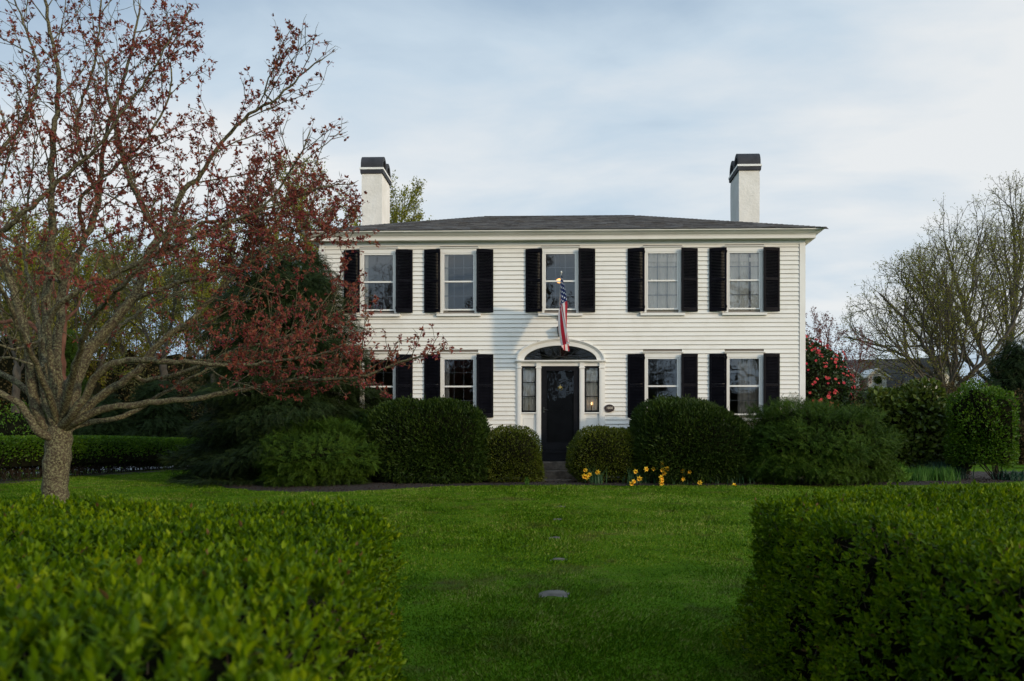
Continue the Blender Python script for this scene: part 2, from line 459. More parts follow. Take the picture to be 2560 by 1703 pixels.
hb(siding(HD / 2, lambda u, n_, z: (HW + n_, HD / 2 + u, z), False, 2), 'side_wall', [M['paint'], M['board_shade']])
hb(siding(HD / 2, lambda u, n_, z: (-HW - n_, HD / 2 - u, z), False, 3), 'side_wall', [M['paint'], M['board_shade']])
hb(siding(HW, lambda u, n_, z: (-u, HD + n_, z), False, 4), 'rear_wall', [M['paint'], M['board_shade']])

# sheathing behind the boards with the openings cut out
def wall_holes(mb, x0, x1, z0, z1, hs, y0, y1):
    xs_ = sorted({x0, x1, *[h[0] for h in hs], *[h[1] for h in hs]}); zs_ = sorted({z0, z1, *[h[2] for h in hs], *[h[3] for h in hs]})
    for a, b in zip(zs_[:-1], zs_[1:]):
        run = None
        for c, d in zip(xs_[:-1], xs_[1:]):
            mx, mz = (c + d) / 2, (a + b) / 2
            solid = not any(h[0] < mx < h[1] and h[2] < mz < h[3] for h in hs)
            if solid: run = (run[0], d) if run else (c, d)
            if (not solid or d == xs_[-1]) and run:
                mb.box(run[0], run[1], y0, y1, a, b); run = None
mb = MB()
hs = [(x - .40, x + .40, z - .06, z + 1.36) for x, z in wins] + [(-.90, .90, 1.44, 3.50), (-.86, .86, 3.50, 3.98)]
wall_holes(mb, -HW + .002, HW - .002, .6, 6.40, hs, .001, .14)
mb.box(-HW + .002, -HW + .14, .141, HD - .15, .6, 6.4); mb.box(HW - .14, HW - .002, .141, HD - .15, .6, 6.4)
mb.box(-HW + .002, HW - .002, HD - .149, HD - .001, .6, 6.4)
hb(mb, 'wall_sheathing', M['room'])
mb = MB()                                     # rooms behind the windows
mb.box(-HW + .15, HW - .15, .15, HD - .16, 1.20, 1.35); mb.box(-HW + .15, HW - .15, .15, HD - .16, 4.02, 4.22)
mb.box(-HW + .15, HW - .15, .15, HD - .16, 6.42, 6.5); mb.box(-HW + .15, HW - .15, 3.9, 4.0, 1.36, 4.01); mb.box(-HW + .15, HW - .15, 3.9, 4.0, 4.23, 6.41)
for x in (-1.35, 1.35):
    mb.box(x - .06, x + .06, .15, 3.89, 1.36, 4.01); mb.box(x - .06, x + .06, .15, 3.89, 4.23, 6.41)
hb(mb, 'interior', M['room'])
for sx in (-1, 1):
    mb = MB()
    x0, x1 = (HW - .10, HW + .036) if sx > 0 else (-HW - .036, -HW + .10)
    mb.box(x0, x1, -.036, 0, Z0 - .02, Z1 + .0); 
    xa, xb = (HW + .001, HW + .036) if sx > 0 else (-HW - .036, -HW - .001)
    mb.box(xa, xb, .0005, .10, Z0 - .02, Z1)
    hb(mb, 'corner_board', M['trim'])
mb = MB(); mb.box(-HW + .003, HW - .003, -.012, HD, .3, Z0 - .005); mb.box(-HW - .02, HW + .02, -.045, -.013, Z0 - .14, Z0 - .006)
hb(mb, 'foundation', M['foundation'])

def ringr(o, z):      # rectangle around the house at offset o
    return [(-HW - o, -o, z), (HW + o, -o, z), (HW + o, HD + o, z), (-HW - o, HD + o, z)]
mb = MB(); mb.loft([ringr(o_, z) for o_, z in ((.0, 6.34), (.030, 6.34), (.030, 6.44), (.205, 6.446), (.205, 6.438), (.220, 6.438), (.220, 6.515), (.232, 6.518), (.232, 6.53), (.262, 6.545), (.300, 6.575), (.352, 6.60), (.372, 6.605), (.372, 6.632), (.1, 6.634))])
hb(mb, 'cornice', M['trim'])

# hip roof with laid shingles
RE, RZ0, RIDGE, RX = .40, 6.636, 8.17, 2.15
c = [(-HW - RE, -RE, RZ0), (HW + RE, -RE, RZ0), (HW + RE, HD + RE, RZ0), (-HW - RE, HD + RE, RZ0)]
r1, r2 = (-RX, HD / 2, RIDGE), (RX, HD / 2, RIDGE)
mb = MB(); mb.add(c + [r1, r2], [(0, 1, 5, 4), (1, 2, 5), (2, 3, 4, 5), (3, 0, 4), (3, 2, 1, 0)])
r_ = random.Random(9)
def shingles(A, B, C, Dd):
    """eave A->B, ridge Dd->C"""
    A, B, C, Dd = map(Vector, (A, B, C, Dd))
    ax = (B - A).normalized(); up = ((C - B) - ax * (C - B).dot(ax)); L = up.length; up.normalize(); nn = ax.cross(up)
    nc = int(L / .125)
    for k in range(nc):
        s0, s1 = k * L / nc, (k + 1) * L / nc + .02
        f = s0 / L; lo = (A.lerp(Dd, f) - A).dot(ax); hi = (B.lerp(C, f) - A).dot(ax)
        x = lo + r_.uniform(-.2, 0)
        while x < hi:
            w = r_.uniform(.16, .33); a, b = max(x, lo), min(x + w - .004, hi)
            if b - a > .02:
                h = r_.uniform(.006, .014); sag = r_.uniform(-.010, .010); h2 = .003
                f2 = min(s1 / L, 1); lo2 = (A.lerp(Dd, f2) - A).dot(ax); hi2 = (B.lerp(C, f2) - A).dot(ax)
                p = lambda xx, ss, hh: A + ax * xx + up * ss + nn * hh
                a2, b2 = max(a, lo2), min(b, hi2)
                if b2 > a2:
                    q = max(s0 + sag, -.012)
                    mb.add([p(a, q, .001), p(b, q, .001), p(b, q, h), p(a, q, h), p(a2, s1, h2), p(b2, s1, h2)],
                           [(0, 1, 2, 3), (3, 2, 5, 4), (0, 3, 4), (1, 5, 2)])
            x += w
shingles(c[0], c[1], r2, r1); shingles(c[1], c[2], r2, r2); shingles(c[2], c[3], r1, r2); shingles(c[3], c[0], r1, r1)
def cap(a, b):
    a, b = Vector(a), Vector(b); d = (b - a); n_ = int(d.length / .15); d.normalize(); s = d.cross(Vector((0, 0, 1))).normalized(); u = s.cross(d)
    for k in range(n_):
        p = a + d * (k * .15); h = .002 + r_.uniform(0, .004)
        mb.add([p - s * .13 - u * .02, p + u * (h + .012), p + s * .13 - u * .02, p + d * .17 - s * .13 - u * .024, p + d * .17 + u * (.006), p + d * .17 + s * .13 - u * .024],
               [(0, 1, 4, 3), (1, 2, 5, 4), (0, 2, 1)])
cap(c[0], r1); cap(c[1], r2); cap(c[2], r2); cap(c[3], r1); cap(r1, r2)
M['shingle'] = None
m_, t, b, o = newmat('asphalt_shingle')
g = t.nodes.new('ShaderNodeNewGeometry')
mm = t.nodes.new('ShaderNodeMath'); mm.operation = 'MULTIPLY_ADD'; mm.inputs[1].default_value = .45
t.links.new(g.outputs['Random Per Island'], mm.inputs[0]); t.links.new(noise_(t, 30, 5, .7), mm.inputs[2])
t.links.new(ramp_(t, mm.outputs[0], [(.3, (.022, .021, .022)), (.65, (.058, .055, .054)), (1.0, (.125, .118, .11))]), b.inputs['Base Color'])
b.inputs['Roughness'].default_value = .93; bump_(t, b, noise_(t, 90, 4, .7), .5, .006)
M['shingle'] = m_
hb(mb, 'roof', m_)

# chimneys
def chimney(x0):
    x1, y0, y1 = x0 + .575, 4.02, 5.16
    xc, yc = (x0 + x1) / 2, (y0 + y1) / 2
    def rr(o_, z, w=0): 
        pts = []
        per = [(x0 - o_, y0 - o_), (x1 + o_, y0 - o_), (x1 + o_, y1 + o_), (x0 - o_, y1 + o_)]
        for k in range(4):
            a, b = per[k], per[(k + 1) % 4]
            for f in (0, .25, .5, .75):
                j = (w * (r_.random() - .5)) if f else 0
                pts.append((a[0] + (b[0] - a[0]) * f + j, a[1] + (b[1] - a[1]) * f + j, z))
        return pts
    mb = MB(); mb.loft([rr(.008, 6.5)] + [rr(.004 + .004 * math.sin(z * 3), z, .008) for z in np.arange(6.8, 9.3, .3)] + [rr(0, 9.392)], 0, True, True)
    ch = hb(mb, 'chimney', M['plaster'])
    mb = MB(); mb.loft([rr(.0, 9.37), rr(.038, 9.385, .004), rr(.044, 9.486, .004), rr(.0, 9.486)], 0, True, True); hb(mb, 'chimney_band', M['black_cap'], ch)
    mb = MB(); mb.loft([rr(.0, 9.488), rr(.056, 9.488, .003), rr(.056, 9.545, .003), rr(.0, 9.547)], 0, True, True); hb(mb, 'chimney_band', M['trim'], ch)
    mb = MB(); R = .30
    for cyy in (y0 + .268, y1 - .268):
        outer, inner = [], []
        for k in range(19):
            a = math.pi * k / 18; outer.append((cyy - R * math.cos(a), 9.548 + .06 + .325 * math.sin(a))); inner.append((cyy - (R - .09) * math.cos(a), 9.548 + .03 + .245 * math.sin(a)))
        outer = [(cyy - R, 9.548)] + outer + [(cyy + R, 9.548)]; inner = [(cyy - R + .09, 9.548)] + inner + [(cyy + R - .09, 9.548)]
        n_ = len(outer)
        xa, xb = x0 - .028, x1 + .028
        vs = [(xa, *p) for p in outer] + [(xa, *p) for p in inner] + [(xb, *p) for p in outer] + [(xb, *p) for p in inner]
        fs = []
        for k in range(n_ - 1):
            fs += [(k, n_ + k, n_ + k + 1, k + 1), (2 * n_ + k, 2 * n_ + k + 1, 3 * n_ + k + 1, 3 * n_ + k), (k, k + 1, 2 * n_ + k + 1, 2 * n_ + k), (n_ + k, 3 * n_ + k, 3 * n_ + k + 1, n_ + k + 1)]
        mb.add(vs, fs); y0b = 0
    hb(mb, 'chimney_cap', M['black_cap'], ch)
chimney(-5.67); chimney(5.11)

# ---- windows: casing > sash, pane, grille, sill, crown, shutters, curtain
def window_proto():
    mb = MB()
    for s in (-1, 1):
        a, b = sorted((s * .378, s * .452)); mb.box(a, b, -.034, .10, -.10, 1.335)
        a, b = sorted((s * .372, s * .3775)); mb.box(a, b, -.012, .10, -.05, 1.335)
    mb.box(-.452, .452, -.034, .10, 1.336, 1.432)
    w = mb.build('window', M['trim'])
    mb = MB(); mb.box(-.470, .470, -.050, .0, 1.4325, 1.448); mb.box(-.49, .49, -.072, .0, 1.4485, 1.468); mb.build('window_crown', M['trim'], w)
    mb = MB(); mb.prism([(-.085, -.175), (-.085, -.118), (-.0, -.101), (.0, -.175)], 'x', -.525, .525); mb.build('sill', M['trim'], w)
    mb = MB()                                   # storm frame and the two sashes
    for a, b in ((-.371, -GHW), (GHW, .371)):
        mb.box(a, b, -.024, .02, -.034, 1.334)
    mb.box(-GHW + .0005, GHW - .0005, -.0235, .02, 1.30, 1.3335); mb.box(-GHW + .0005, GHW - .0005, -.0235, .02, -.0335, .0)
    mb.box(-GHW + .0005, GHW - .0005, -.0285, .02, .635, .672)
    mb.build('sash', M['trim'], w)
    mb = MB()
    for zc_ in ((.6725, 1.2995, -.004), (.0005, .6345, .004)):
        mb.add([(-GHW, zc_[2], zc_[0]), (GHW, zc_[2], zc_[0]), (GHW, zc_[2], zc_[1]), (-GHW, zc_[2], zc_[1])], [(0, 1, 2, 3)])
    mb.build('pane', M['glass'], w)
    mb = MB()
    for za, zb_ in ((.675, 1.297), (.003, .632)):
        for x in (-GHW / 3, GHW / 3): mb.box(x - .0065, x + .0065, .012, .020, za, zb_)
        zm = (za + zb_) / 2
        for a, b in ((-GHW, -GHW / 3 - .0066), (-GHW / 3 + .0066, GHW / 3 - .0066), (GHW / 3 + .0066, GHW)): mb.box(a, b, .012, .020, zm - .0065, zm + .0065)
    mb.build('grille', M['muntin'], w)
    for s in (-1, 1):
        mb = MB(); W_, H_ = .40, 1.497        # local: hinge edge x=0 -> outer edge x=W_
        mb.box(0, .048, -.016, .016, 0, H_); mb.box(W_ - .048, W_, -.016, .016, 0, H_)
        for z0_, z1_ in ((.0, .085), (.725, .785), (H_ - .075, H_)): mb.box(.0485, W_ - .0485, -.0145, .0145, z0_, z1_)
        for za, zb_ in ((.088, .722), (.788, H_ - .078)):
            n_ = int((zb_ - za) / .0335)
            for k in range(n_):
                z = za + (k + .5) * (zb_ - za) / n_
                mb.add([(.0487, -.015, z - .018), (W_ - .0487, -.015, z - .018), (W_ - .0487, .013, z + .014), (.0487, .013, z + .014),
                        (.0487, -.015, z - .012), (W_ - .0487, -.015, z - .012), (W_ - .0487, .013, z + .020), (.0487, .013, z + .020)],
                       [(0, 1, 2, 3), (7, 6, 5, 4), (0, 4, 5, 1), (2, 6, 7, 3)])
        for z in (.10, H_ - .10): mb.box(-.012, .03, -.0215, -.0165, z - .03, z + .03)
        if s < 0: mb.v = [(-x, y, z) for x, y, z in mb.v]; mb.f = [tuple(reversed(f)) for f in mb.f]
        sh = mb.build('shutter', M['shutter'], w)
        sh.location = (s * .432, -.118, -.085); sh.rotation_euler = (0, 0, s * math.radians(11.5))
    return w
def wavy(name, x0, x1, z0, z1, y, amp, mat, parent, k=28):
    n_ = max(8, int((x1 - x0) * 60)); mb = MB(); ph = random.random() * 6
    top = [(x0 + (x1 - x0) * i / n_, y + amp * math.sin(ph + k * (x1 - x0) * i / n_ * 2 + .6 * math.sin(9 * i / n_)), z1) for i in range(n_ + 1)]
    bot = [(p[0], y + (p[1] - y) * 1.4, z0) for p in top]
    mb.add(top + bot, [(i, i + n_ + 1, i + n_ + 2, i + 1) for i in range(n_)])
    return mb.build(name, mat, parent, None, True)
w0 = window_proto()
wlist = []
for i, (x, z) in enumerate(wins):
    w = w0 if i == 0 else copy_tree(w0)
    w.parent = house; w.location = (x, 0, z - GZ); wlist.append(w)
# curtains seen behind the panes
for i in (3, 4):
    w = wlist[i]
    if i == 3: wavy('curtain', -.40, .40, -.05, 1.34, .055, .010, M['curtain'], w)
    else: wavy('curtain', -.40, .12, -.05, 1.34, .055, .010, M['curtain'], w); wavy('curtain', .17, .40, -.05, 1.34, .055, .010, M['curtain'], w)
    mb = MB(); mb.box(-.37, .37, .030, .038, 1.10, 1.20); mb.build('valance', M['curtain'], w)
for i in (0, 1):
    w = wlist[i]; wavy('curtain', -.39, -.26, -.05, 1.34, .055, .010, M['curtain'], w)
for i in (5, 6): wavy('curtain', -.39, -.24, -.05, 1.34, .10, .012, M['drape'], wlist[i])
wavy('curtain', -.1, .38, -.05, 1.34, .22, .018, M['drape'], wlist[8])
wavy('curtain', -.39, -.31, -.05, 1.34, .12, .014, M['drape'], wlist[7])
mb = MB(); mb.add([(-.39, .09, .66), (.39, .09, .66), (.39, .09, 1.34), (-.39, .09, 1.34)], [(0, 1, 2, 3)])
M['shade'] = mat_noise('roller_shade', [(.3, (.20, .21, .215)), (.7, (.25, .255, .26))], 2, .9)
mb.build('roller_shade', M['shade'], wlist[0])

# ---- entrance
def earc(a, b, z0_, n_=36): return [(-a * math.cos(math.pi * k / n_), z0_ + b * math.sin(math.pi * k / n_)) for k in range(n_ + 1)]
def arch_band(mb, a0, b0, a1, b1, y0, y1, z0_=EZ, n_=36):
    o_, i_ = earc(a0, b0, z0_, n_), earc(a1, b1, z0_, n_); m2 = n_ + 1
    vs = [(p[0], y0, p[1]) for p in o_] + [(p[0], y0, p[1]) for p in i_] + [(p[0], y1, p[1]) for p in o_] + [(p[0], y1, p[1]) for p in i_]
    fs = []
    for k in range(n_):
        fs += [(k, k + 1, m2 + k + 1, m2 + k), (2 * m2 + k + 1, 2 * m2 + k, 3 * m2 + k, 3 * m2 + k + 1), (k + 1, k, 2 * m2 + k, 2 * m2 + k + 1), (m2 + k, m2 + k + 1, 3 * m2 + k + 1, 3 * m2 + k)]
    mb.add(vs, fs)
mb = MB(); arch_band(mb, EA - .03, EB - .022, .865, .352, -.055, .10); arch_band(mb, EA, EB, EA - .0305, EB - .0225, -.10, .0); arch_band(mb, EA - .0305, EB - .0225, EA - .07, EB - .05, -.075, -.0555)
mb.box(-1.075, 1.075, -.115, .0, EZ - .028, EZ - .0005); mb.box(-1.055, 1.055, -.085, .0, EZ - .05, EZ - .0285)
arch = hb(mb, 'entrance_arch', M['trim'])
mb = MB()
for s in (-1, 1):
    for c0, wd in ((.975, .10), (.515, .115)):
        a, b = c0 - wd / 2, c0 + wd / 2
        x0, x1 = sorted((s * a, s * b))
        mb.box(x0, x1, -.060, .12, 1.30, 3.42); mb.box(x0 + .022, x1 - .022, -.068, -.0605, 1.48, 3.38)
        mb.box(x0 - .012, x1 + .012, -.078, .0, 3.4205, 3.445); mb.box(x0, x1, -.062, .12, 3.4455, 3.5595)
        mb.box(x0 - .01, x1 + .01, -.074, -.0605, 1.30, 1.46)
    x0, x1 = sorted((s * 1.0255, s * 1.06)); mb.box(x0, x1, -.038, .0, 1.30, 3.5595)
    x0, x1 = sorted((s * .5735, s * .9245)); mb.box(x0, x1, -.026, .12, 3.475, 3.5595)
    mb.box(x0, x1, -.052, .06, 2.345, 2.375); mb.box(x0, x1, -.016, .06, 1.30, 2.3445)
    xa, xb = x0 + .05, x1 - .05
    for q in ((xa, xb, 1.52, 1.533), (xa, xb, 2.23, 2.243)): mb.box(q[0], q[1], -.024, -.0165, q[2], q[3])
    for q in (xa, xb - .012): mb.box(q, q + .012, -.024, -.0165, 1.5335, 2.2295)
mb.box(-.457, .457, -.030, .12, 3.475, 3.5595)
hb(mb, 'door_surround', M['trim'])
# fanlight
mb = MB(); p = earc(.862, .350, EZ, 40); mb.add([(q[0], .03, q[1]) for q in p], [tuple(range(len(p)))])
fan = hb(mb, 'fanlight', M['door_glass'])
mb = MB(); arch_band(mb, .8645, .3515, .835, .327, .0, .05); mb.box(-.834, .834, .0, .05, EZ, EZ + .014)
arch_band(mb, .17, .085, .155, .073, .01, .025, EZ + .0145, 16)
for k in range(1, 10):
    a = math.pi * k / 10; ca, sa = math.cos(a), math.sin(a)
    p0 = Vector((.16 * ca, .017, EZ + .014 + .078 * sa)); p1 = Vector((.84 * ca, .017, EZ + .33 * sa))
    mb.tube(p0, p1, .0055, .0055, 6)
hb(mb, 'fanlight_bars', M['iron'], fan)
# sidelights
for s in (-1, 1):
    x0, x1 = sorted((s * .5745, s * .9235)); z0_, z1_ = 2.376, 3.474
    mb = MB()
    mb.box(x0, x0 + .034, -.008, .05, z0_, z1_); mb.box(x1 - .034, x1, -.008, .05, z0_, z1_)
    mb.box(x0 + .0345, x1 - .0345, -.0075, .05, z1_ - .045, z1_); mb.box(x0 + .0345, x1 - .0345, -.0075, .05, z0_, z0_ + .045)
    for k in (1, 2):
        z = z0_ + .045 + (z1_ - z0_ - .09) * k / 3; mb.box(x0 + .0345, x1 - .0345, .0, .03, z - .009, z + .009)
    sl = hb(mb, 'sidelight', M['door'])
    mb = MB(); mb.add([(x0, .02, z0_), (x1, .02, z0_), (x1, .02, z1_), (x0, .02, z1_)], [(0, 1, 2, 3)]); hb(mb, 'pane', M['glass'], sl)
    cu = wavy('curtain', x0, x1, z0_, z1_, .11, .010, M['curtain'], None, 40); cu.parent = sl; cu.location = (0, 0, 0)
    xm = (x0 + x1) / 2
    cl = empty('window_candle', (xm, .075, z0_ + .03)); tag(cl, 'small electric candle behind the %s sidelight of the front door' % ('left' if s < 0 else 'right'), 'candle lamp')
    mb = MB(); mb.tube((0, 0, 0), (0, 0, .012), .032, .028, 12); mb.tube((0, 0, .012), (0, 0, .15), .009, .009, 8); mb.build('candle_stick', M['brass'], cl)
    mb = MB(); mb.tube((0, 0, .15), (0, 0, .185), .008, .012, 8); mb.tube((0, 0, .185), (0, 0, .215), .012, .003, 8)
    m_, t, b, o = newmat('candle_bulb_%d' % (s > 0)); b.inputs['Base Color'].default_value = (.9, .8, .6, 1)
    b.inputs['Emission Color'].default_value = (1, .55, .2, 1); b.inputs['Emission Strength'].default_value = 0 if s < 0 else 4
    mb.build('bulb', m_, cl)
# storm door
mb = MB()
dx0, dx1, dz0, dz1 = -.445, .445, 1.455, 3.474
mb.box(dx0, dx0 + .115, -.012, .03, dz0, dz1); mb.box(dx1 - .115, dx1, -.012, .03, dz0, dz1)
mb.box(dx0 + .1155, dx1 - .1155, -.0115, .03, dz1 - .115, dz1); mb.box(dx0 + .1155, dx1 - .1155, -.0115, .03, dz0, dz0 + .20)
for x in (dx0 + .1155, dx1 - .1275): mb.box(x, x + .012, -.018, -.0125, dz0 + .2005, dz1 - .1155)
mb.box(dx0 + .128, dx1 - .128, -.018, -.0125, dz0 + .2005, dz0 + .2125); mb.box(dx0 + .02, dx1 - .02, -.017, -.0118, dz0 + .03, dz0 + .042)
mb.box(dx0 + .001, dx1 - .001, .09, .12, dz0, dz1)
for px0, px1 in ((-.30, -.04), (.04, .30)):
    for pz0, pz1 in ((1.70, 2.25), (2.42, 3.20)):
        mb.box(px0, px1, .078, .0895, pz0, pz1); mb.box(px0 + .03, px1 - .03, .07, .0775, pz0 + .03, pz1 - .03)
door = hb(mb, 'front_door', M['door'])
mb = MB(); mb.add([(dx0 + .1, .0, dz0 + .18), (dx1 - .1, .0, dz0 + .18), (dx1 - .1, .0, dz1 - .1), (dx0 + .1, .0, dz1 - .1)], [(0, 1, 2, 3)]); hb(mb, 'glass_panel', M['door_glass'], door)
mb = MB(); mb.box(-.415, -.375, -.03, -.0125, 2.37, 2.50); mb.tube((-.395, -.03, 2.44), (-.395, -.055, 2.44), .008, .008); mb.tube((-.395, -.055, 2.442), (-.285, -.055, 2.424), .009, .007)
hb(mb, 'door_handle', M['iron'], door)
mb = MB()
for k in range(24):
    a0, a1 = 2 * math.pi * k / 24, 2 * math.pi * (k + 1) / 24
    mb.tube((.05 * math.sin(a0), .055, 2.955 + .058 * math.cos(a0)), (.05 * math.sin(a1), .055, 2.955 + .058 * math.cos(a1)), .009, .009, 6)
mb.tube((0, .045, 2.975), (0, .069, 2.975), .034, .034, 12); mb.tube((0, .057, 3.01), (0, .057, 3.045), .010, .004, 6)
hb(mb, 'door_knocker', M['brass'], door)
mb = MB(); mb.box(-.47, .47, -.10, .12, 1.405, 1.454); mb.box(-.55, .55, -.085, .0, 1.22, 1.4045)
hb(mb, 'threshold', M['door'])
# wall lantern over the arch
mb = MB(); mb.box(-.045, .045, -.045, -.027, 4.22, 4.42); mb.tube((0, -.04, 4.36), (0, -.13, 4.415), .008, .008, 6)
lan = hb(mb, 'wall_lantern', M['iron'])
mb = MB(); lx, ly = 0, -.145
def sq(h, z): return [(lx - h, ly - h, z), (lx + h, ly - h, z), (lx + h, ly + h, z), (lx - h, ly + h, z)]
mb.loft([sq(.048, 4.165), sq(.052, 4.18), sq(.048, 4.182)], 0, True, True); mb.loft([sq(.088, 4.365), sq(.09, 4.375), sq(.03, 4.425), sq(.012, 4.45)], 0, True, True)
for a in (-1, 1):
    for b in (-1, 1): mb.tube((lx + a * .048, ly + b * .048, 4.18), (lx + a * .078, ly + b * .078, 4.37), .006, .006, 6)
mb.tube((lx, ly, 4.18), (lx, ly, 4.25), .012, .012, 8)
hb(mb, 'lantern_frame', M['iron'], lan)
mb = MB(); mb.loft([sq(.046, 4.182), sq(.076, 4.366)], 0, True, False); hb(mb, 'lantern_glass', M['door_glass'], lan)
# date plaque
mb = MB(); pcx, pcz, n_ = 1.163, 2.470, 40
ell = lambda a, b, y: [(pcx + a * math.cos(2 * math.pi * k / n_), y, pcz - b * math.sin(2 * math.pi * k / n_)) for k in range(n_)]
mb.loft([ell(.122, .090, -.022), ell(.122, .090, -.056), ell(.112, .081, -.062), ell(.108, .077, -.057)], 0, True, True)
M['plaque'] = mat_noise('plaque_brown', [(.3, (.020, .010, .008)), (.7, (.035, .018, .013))], 12, .4)
pl = hb(mb, 'date_plaque', M['plaque'])
mb = MB()
for k in range(n_):
    a0, a1 = 2 * math.pi * k / n_, 2 * math.pi * (k + 1) / n_
    mb.tube((pcx + .117 * math.cos(a0), -.059, pcz + .0855 * math.sin(a0)), (pcx + .117 * math.cos(a1), -.059, pcz + .0855 * math.sin(a1)), .0028, .0028, 5)
M['plaque_text'] = mat_noise('plaque_gilt', [(.3, (.48, .42, .32)), (.7, (.60, .53, .42))], 20, .5)
hb(mb, 'plaque_rim', mat_noise('plaque_rim', [(.3, (.10, .05, .04)), (.7, (.14, .08, .06))], 20, .5), pl)
fc = bpy.data.curves.new('numerals', 'FONT'); fc.body = '1800'; fc.size = .078; fc.extrude = .002; fc.align_x = 'CENTER'; fc.align_y = 'CENTER'; fc.offset = .001
fo = bpy.data.objects.new('numerals_tmp', fc); COL.objects.link(fo)
bpy.context.view_layer.update()
me = bpy.data.meshes.new_from_object(fo); bpy.data.objects.remove(fo)
nu = link('numerals', me, None, pl); me.materials.clear(); me.materials.append(M['plaque_text'])
nu.location = (pcx + .004, -.060, pcz + .004); nu.rotation_euler = (math.radians(90), 0, 0)

# lamp hanging in the upstairs hall
ch = empty('hanging_lamp', (-.02, .85, 5.68)); tag(ch, 'lit amber lamp hanging inside the middle upstairs window', 'ceiling lamp')
mb = MB(); mb.tube((0, 0, .10), (0, 0, .85), .006, .006, 6); mb.tube((0, 0, .85), (0, 0, .868), .05, .05, 12); mb.tube((0, 0, .02), (0, 0, .10), .02, .012, 8)
mb.tube((0, 0, -.10), (0, 0, -.075), .012, .03, 10)
for k in range(6):
    a = 2 * math.pi * k / 6; mb.tube((.03 * math.cos(a), .03 * math.sin(a), -.075), (.078 * math.cos(a), .078 * math.sin(a), .0), .004, .004, 5); mb.tube((.078 * math.cos(a), .078 * math.sin(a), 0), (.02 * math.cos(a), .02 * math.sin(a), .05), .004, .004, 5)
mb.build('lamp_frame', M['brass'], ch)
m_, t, b, o = newmat('lamp_bulb'); b.inputs['Base Color'].default_value = (1, .8, .5, 1); b.inputs['Emission Color'].default_value = (1, .42, .10, 1); b.inputs['Emission Strength'].default_value = 3
mb = MB()
mb.loft([[(R_ * math.cos(a), R_ * math.sin(a), z_) for a in np.linspace(0, 6.283, 15)[:-1]] for R_, z_ in ((.01, -.075), (.055, -.05), (.072, -.01), (.055, .025), (.01, .045))], 0, True, True)
mb.build('bulb', m_, ch)

# stone steps
st = empty('stone_steps', (0, -.1, GZ)); tag(st, 'mossy dark stone steps rising to the black front door', 'steps')
def rough_block(x0, x1, y0, y1, z0, z1, seed):
    r = np.random.default_rng(seed); nx, ny, nz = 14, 6, 4
    mb = MB()
    def P_(a, b, c):
        j = r.uniform(-.008, .008, 3); return (x0 + (x1 - x0) * a + j[0], y0 + (y1 - y0) * b + j[1], z0 + (z1 - z0) * c + j[2])
    g_ = {}
    def vid(i, j, k):
        if (i, j, k) not in g_: g_[(i, j, k)] = len(mb.v); mb.v.append(P_(i / nx, j / ny, k / nz))
        return g_[(i, j, k)]
    for i in range(nx):
        for k in range(nz): mb.f.append((vid(i, 0, k), vid(i + 1, 0, k), vid(i + 1, 0, k + 1), vid(i, 0, k + 1))); mb.m.append(0)
        for j in range(ny): mb.f.append((vid(i, j, nz), vid(i + 1, j, nz), vid(i + 1, j + 1, nz), vid(i, j + 1, nz))); mb.m.append(0)
    for s, i in ((0, 0), (1, nx)):
        for j in range(ny):
            for k in range(nz):
                q = (vid(i, j, k), vid(i, j, k + 1), vid(i, j + 1, k + 1), vid(i, j + 1, k)); mb.f.append(q if not s else tuple(reversed(q))); mb.m.append(0)
    return mb
for k, (y0_, y1_, zt) in enumerate(((-.62, -.09, .43), (-1.12, -.60, .24), (-1.62, -1.10, .07))):
    rough_block(-.62 - .03 * k, .62, y0_, y1_, -.2, zt, k + 3).build('step', M['step_stone'], st, (0, .1, 0))

# ---- flag
fl = empty('american_flag', (-.03, -.03, 4.62)); tag(fl, 'limp American flag hanging from a slanted pole above the front door', 'flag')
PB, PTp = Vector((-.0, -.0, 0.0)), Vector((.04, -1.38, .80))
mb = MB(); mb.tube(PB, PTp, .013, .011, 8); mb.tube(PTp, PTp + Vector((0, -.03, .02)), .022, .012, 8); mb.build('flag_pole', M['trim'], fl)
mb = MB(); mb.box(-.035, .035, -.012, .03, -.06, .06); mb.tube((0, 0, 0), (0, -.12, .07), .022, .022, 8); mb.build('bracket', M['iron'], fl)
m_, t, b, o = newmat('flag_cloth')
def MT(op, a, b_=None, c_=None):
    q = t.nodes.new('ShaderNodeMath'); q.operation = op
    for i_, v_ in enumerate((a, b_, c_)):
        if v_ is None: continue
        if isinstance(v_, (int, float)): q.inputs[i_].default_value = v_
        else: t.links.new(v_, q.inputs[i_])
    return q.outputs[0]
uvn = t.nodes.new('ShaderNodeUVMap'); sp = t.nodes.new('ShaderNodeSeparateXYZ'); t.links.new(uvn.outputs[0], sp.inputs[0])
U_, V_ = sp.outputs[0], sp.outputs[1]             # U along the fly, V along the hoist from the union edge
stripe = MT('LESS_THAN', MT('FRACT', MT('MULTIPLY', V_, 6.5)), .5)
inc = MT('MULTIPLY', MT('LESS_THAN', V_, 7 / 13), MT('LESS_THAN', U_, .4))
def stars(ou, ov):
    a = MT('ABSOLUTE', MT('SUBTRACT', MT('FRACT', MT('ADD', MT('MULTIPLY', U_, 6 / .4 * .92), ou)), .5)); b2 = MT('ABSOLUTE', MT('SUBTRACT', MT('FRACT', MT('ADD', MT('MULTIPLY', V_, 5 / (7 / 13) * .92), ov)), .5))
    return MT('LESS_THAN', MT('SQRT', MT('ADD', MT('MULTIPLY', a, a), MT('MULTIPLY', b2, b2))), .18)
starm = MT('MAXIMUM', stars(-.1, -.1), stars(.4, .4))
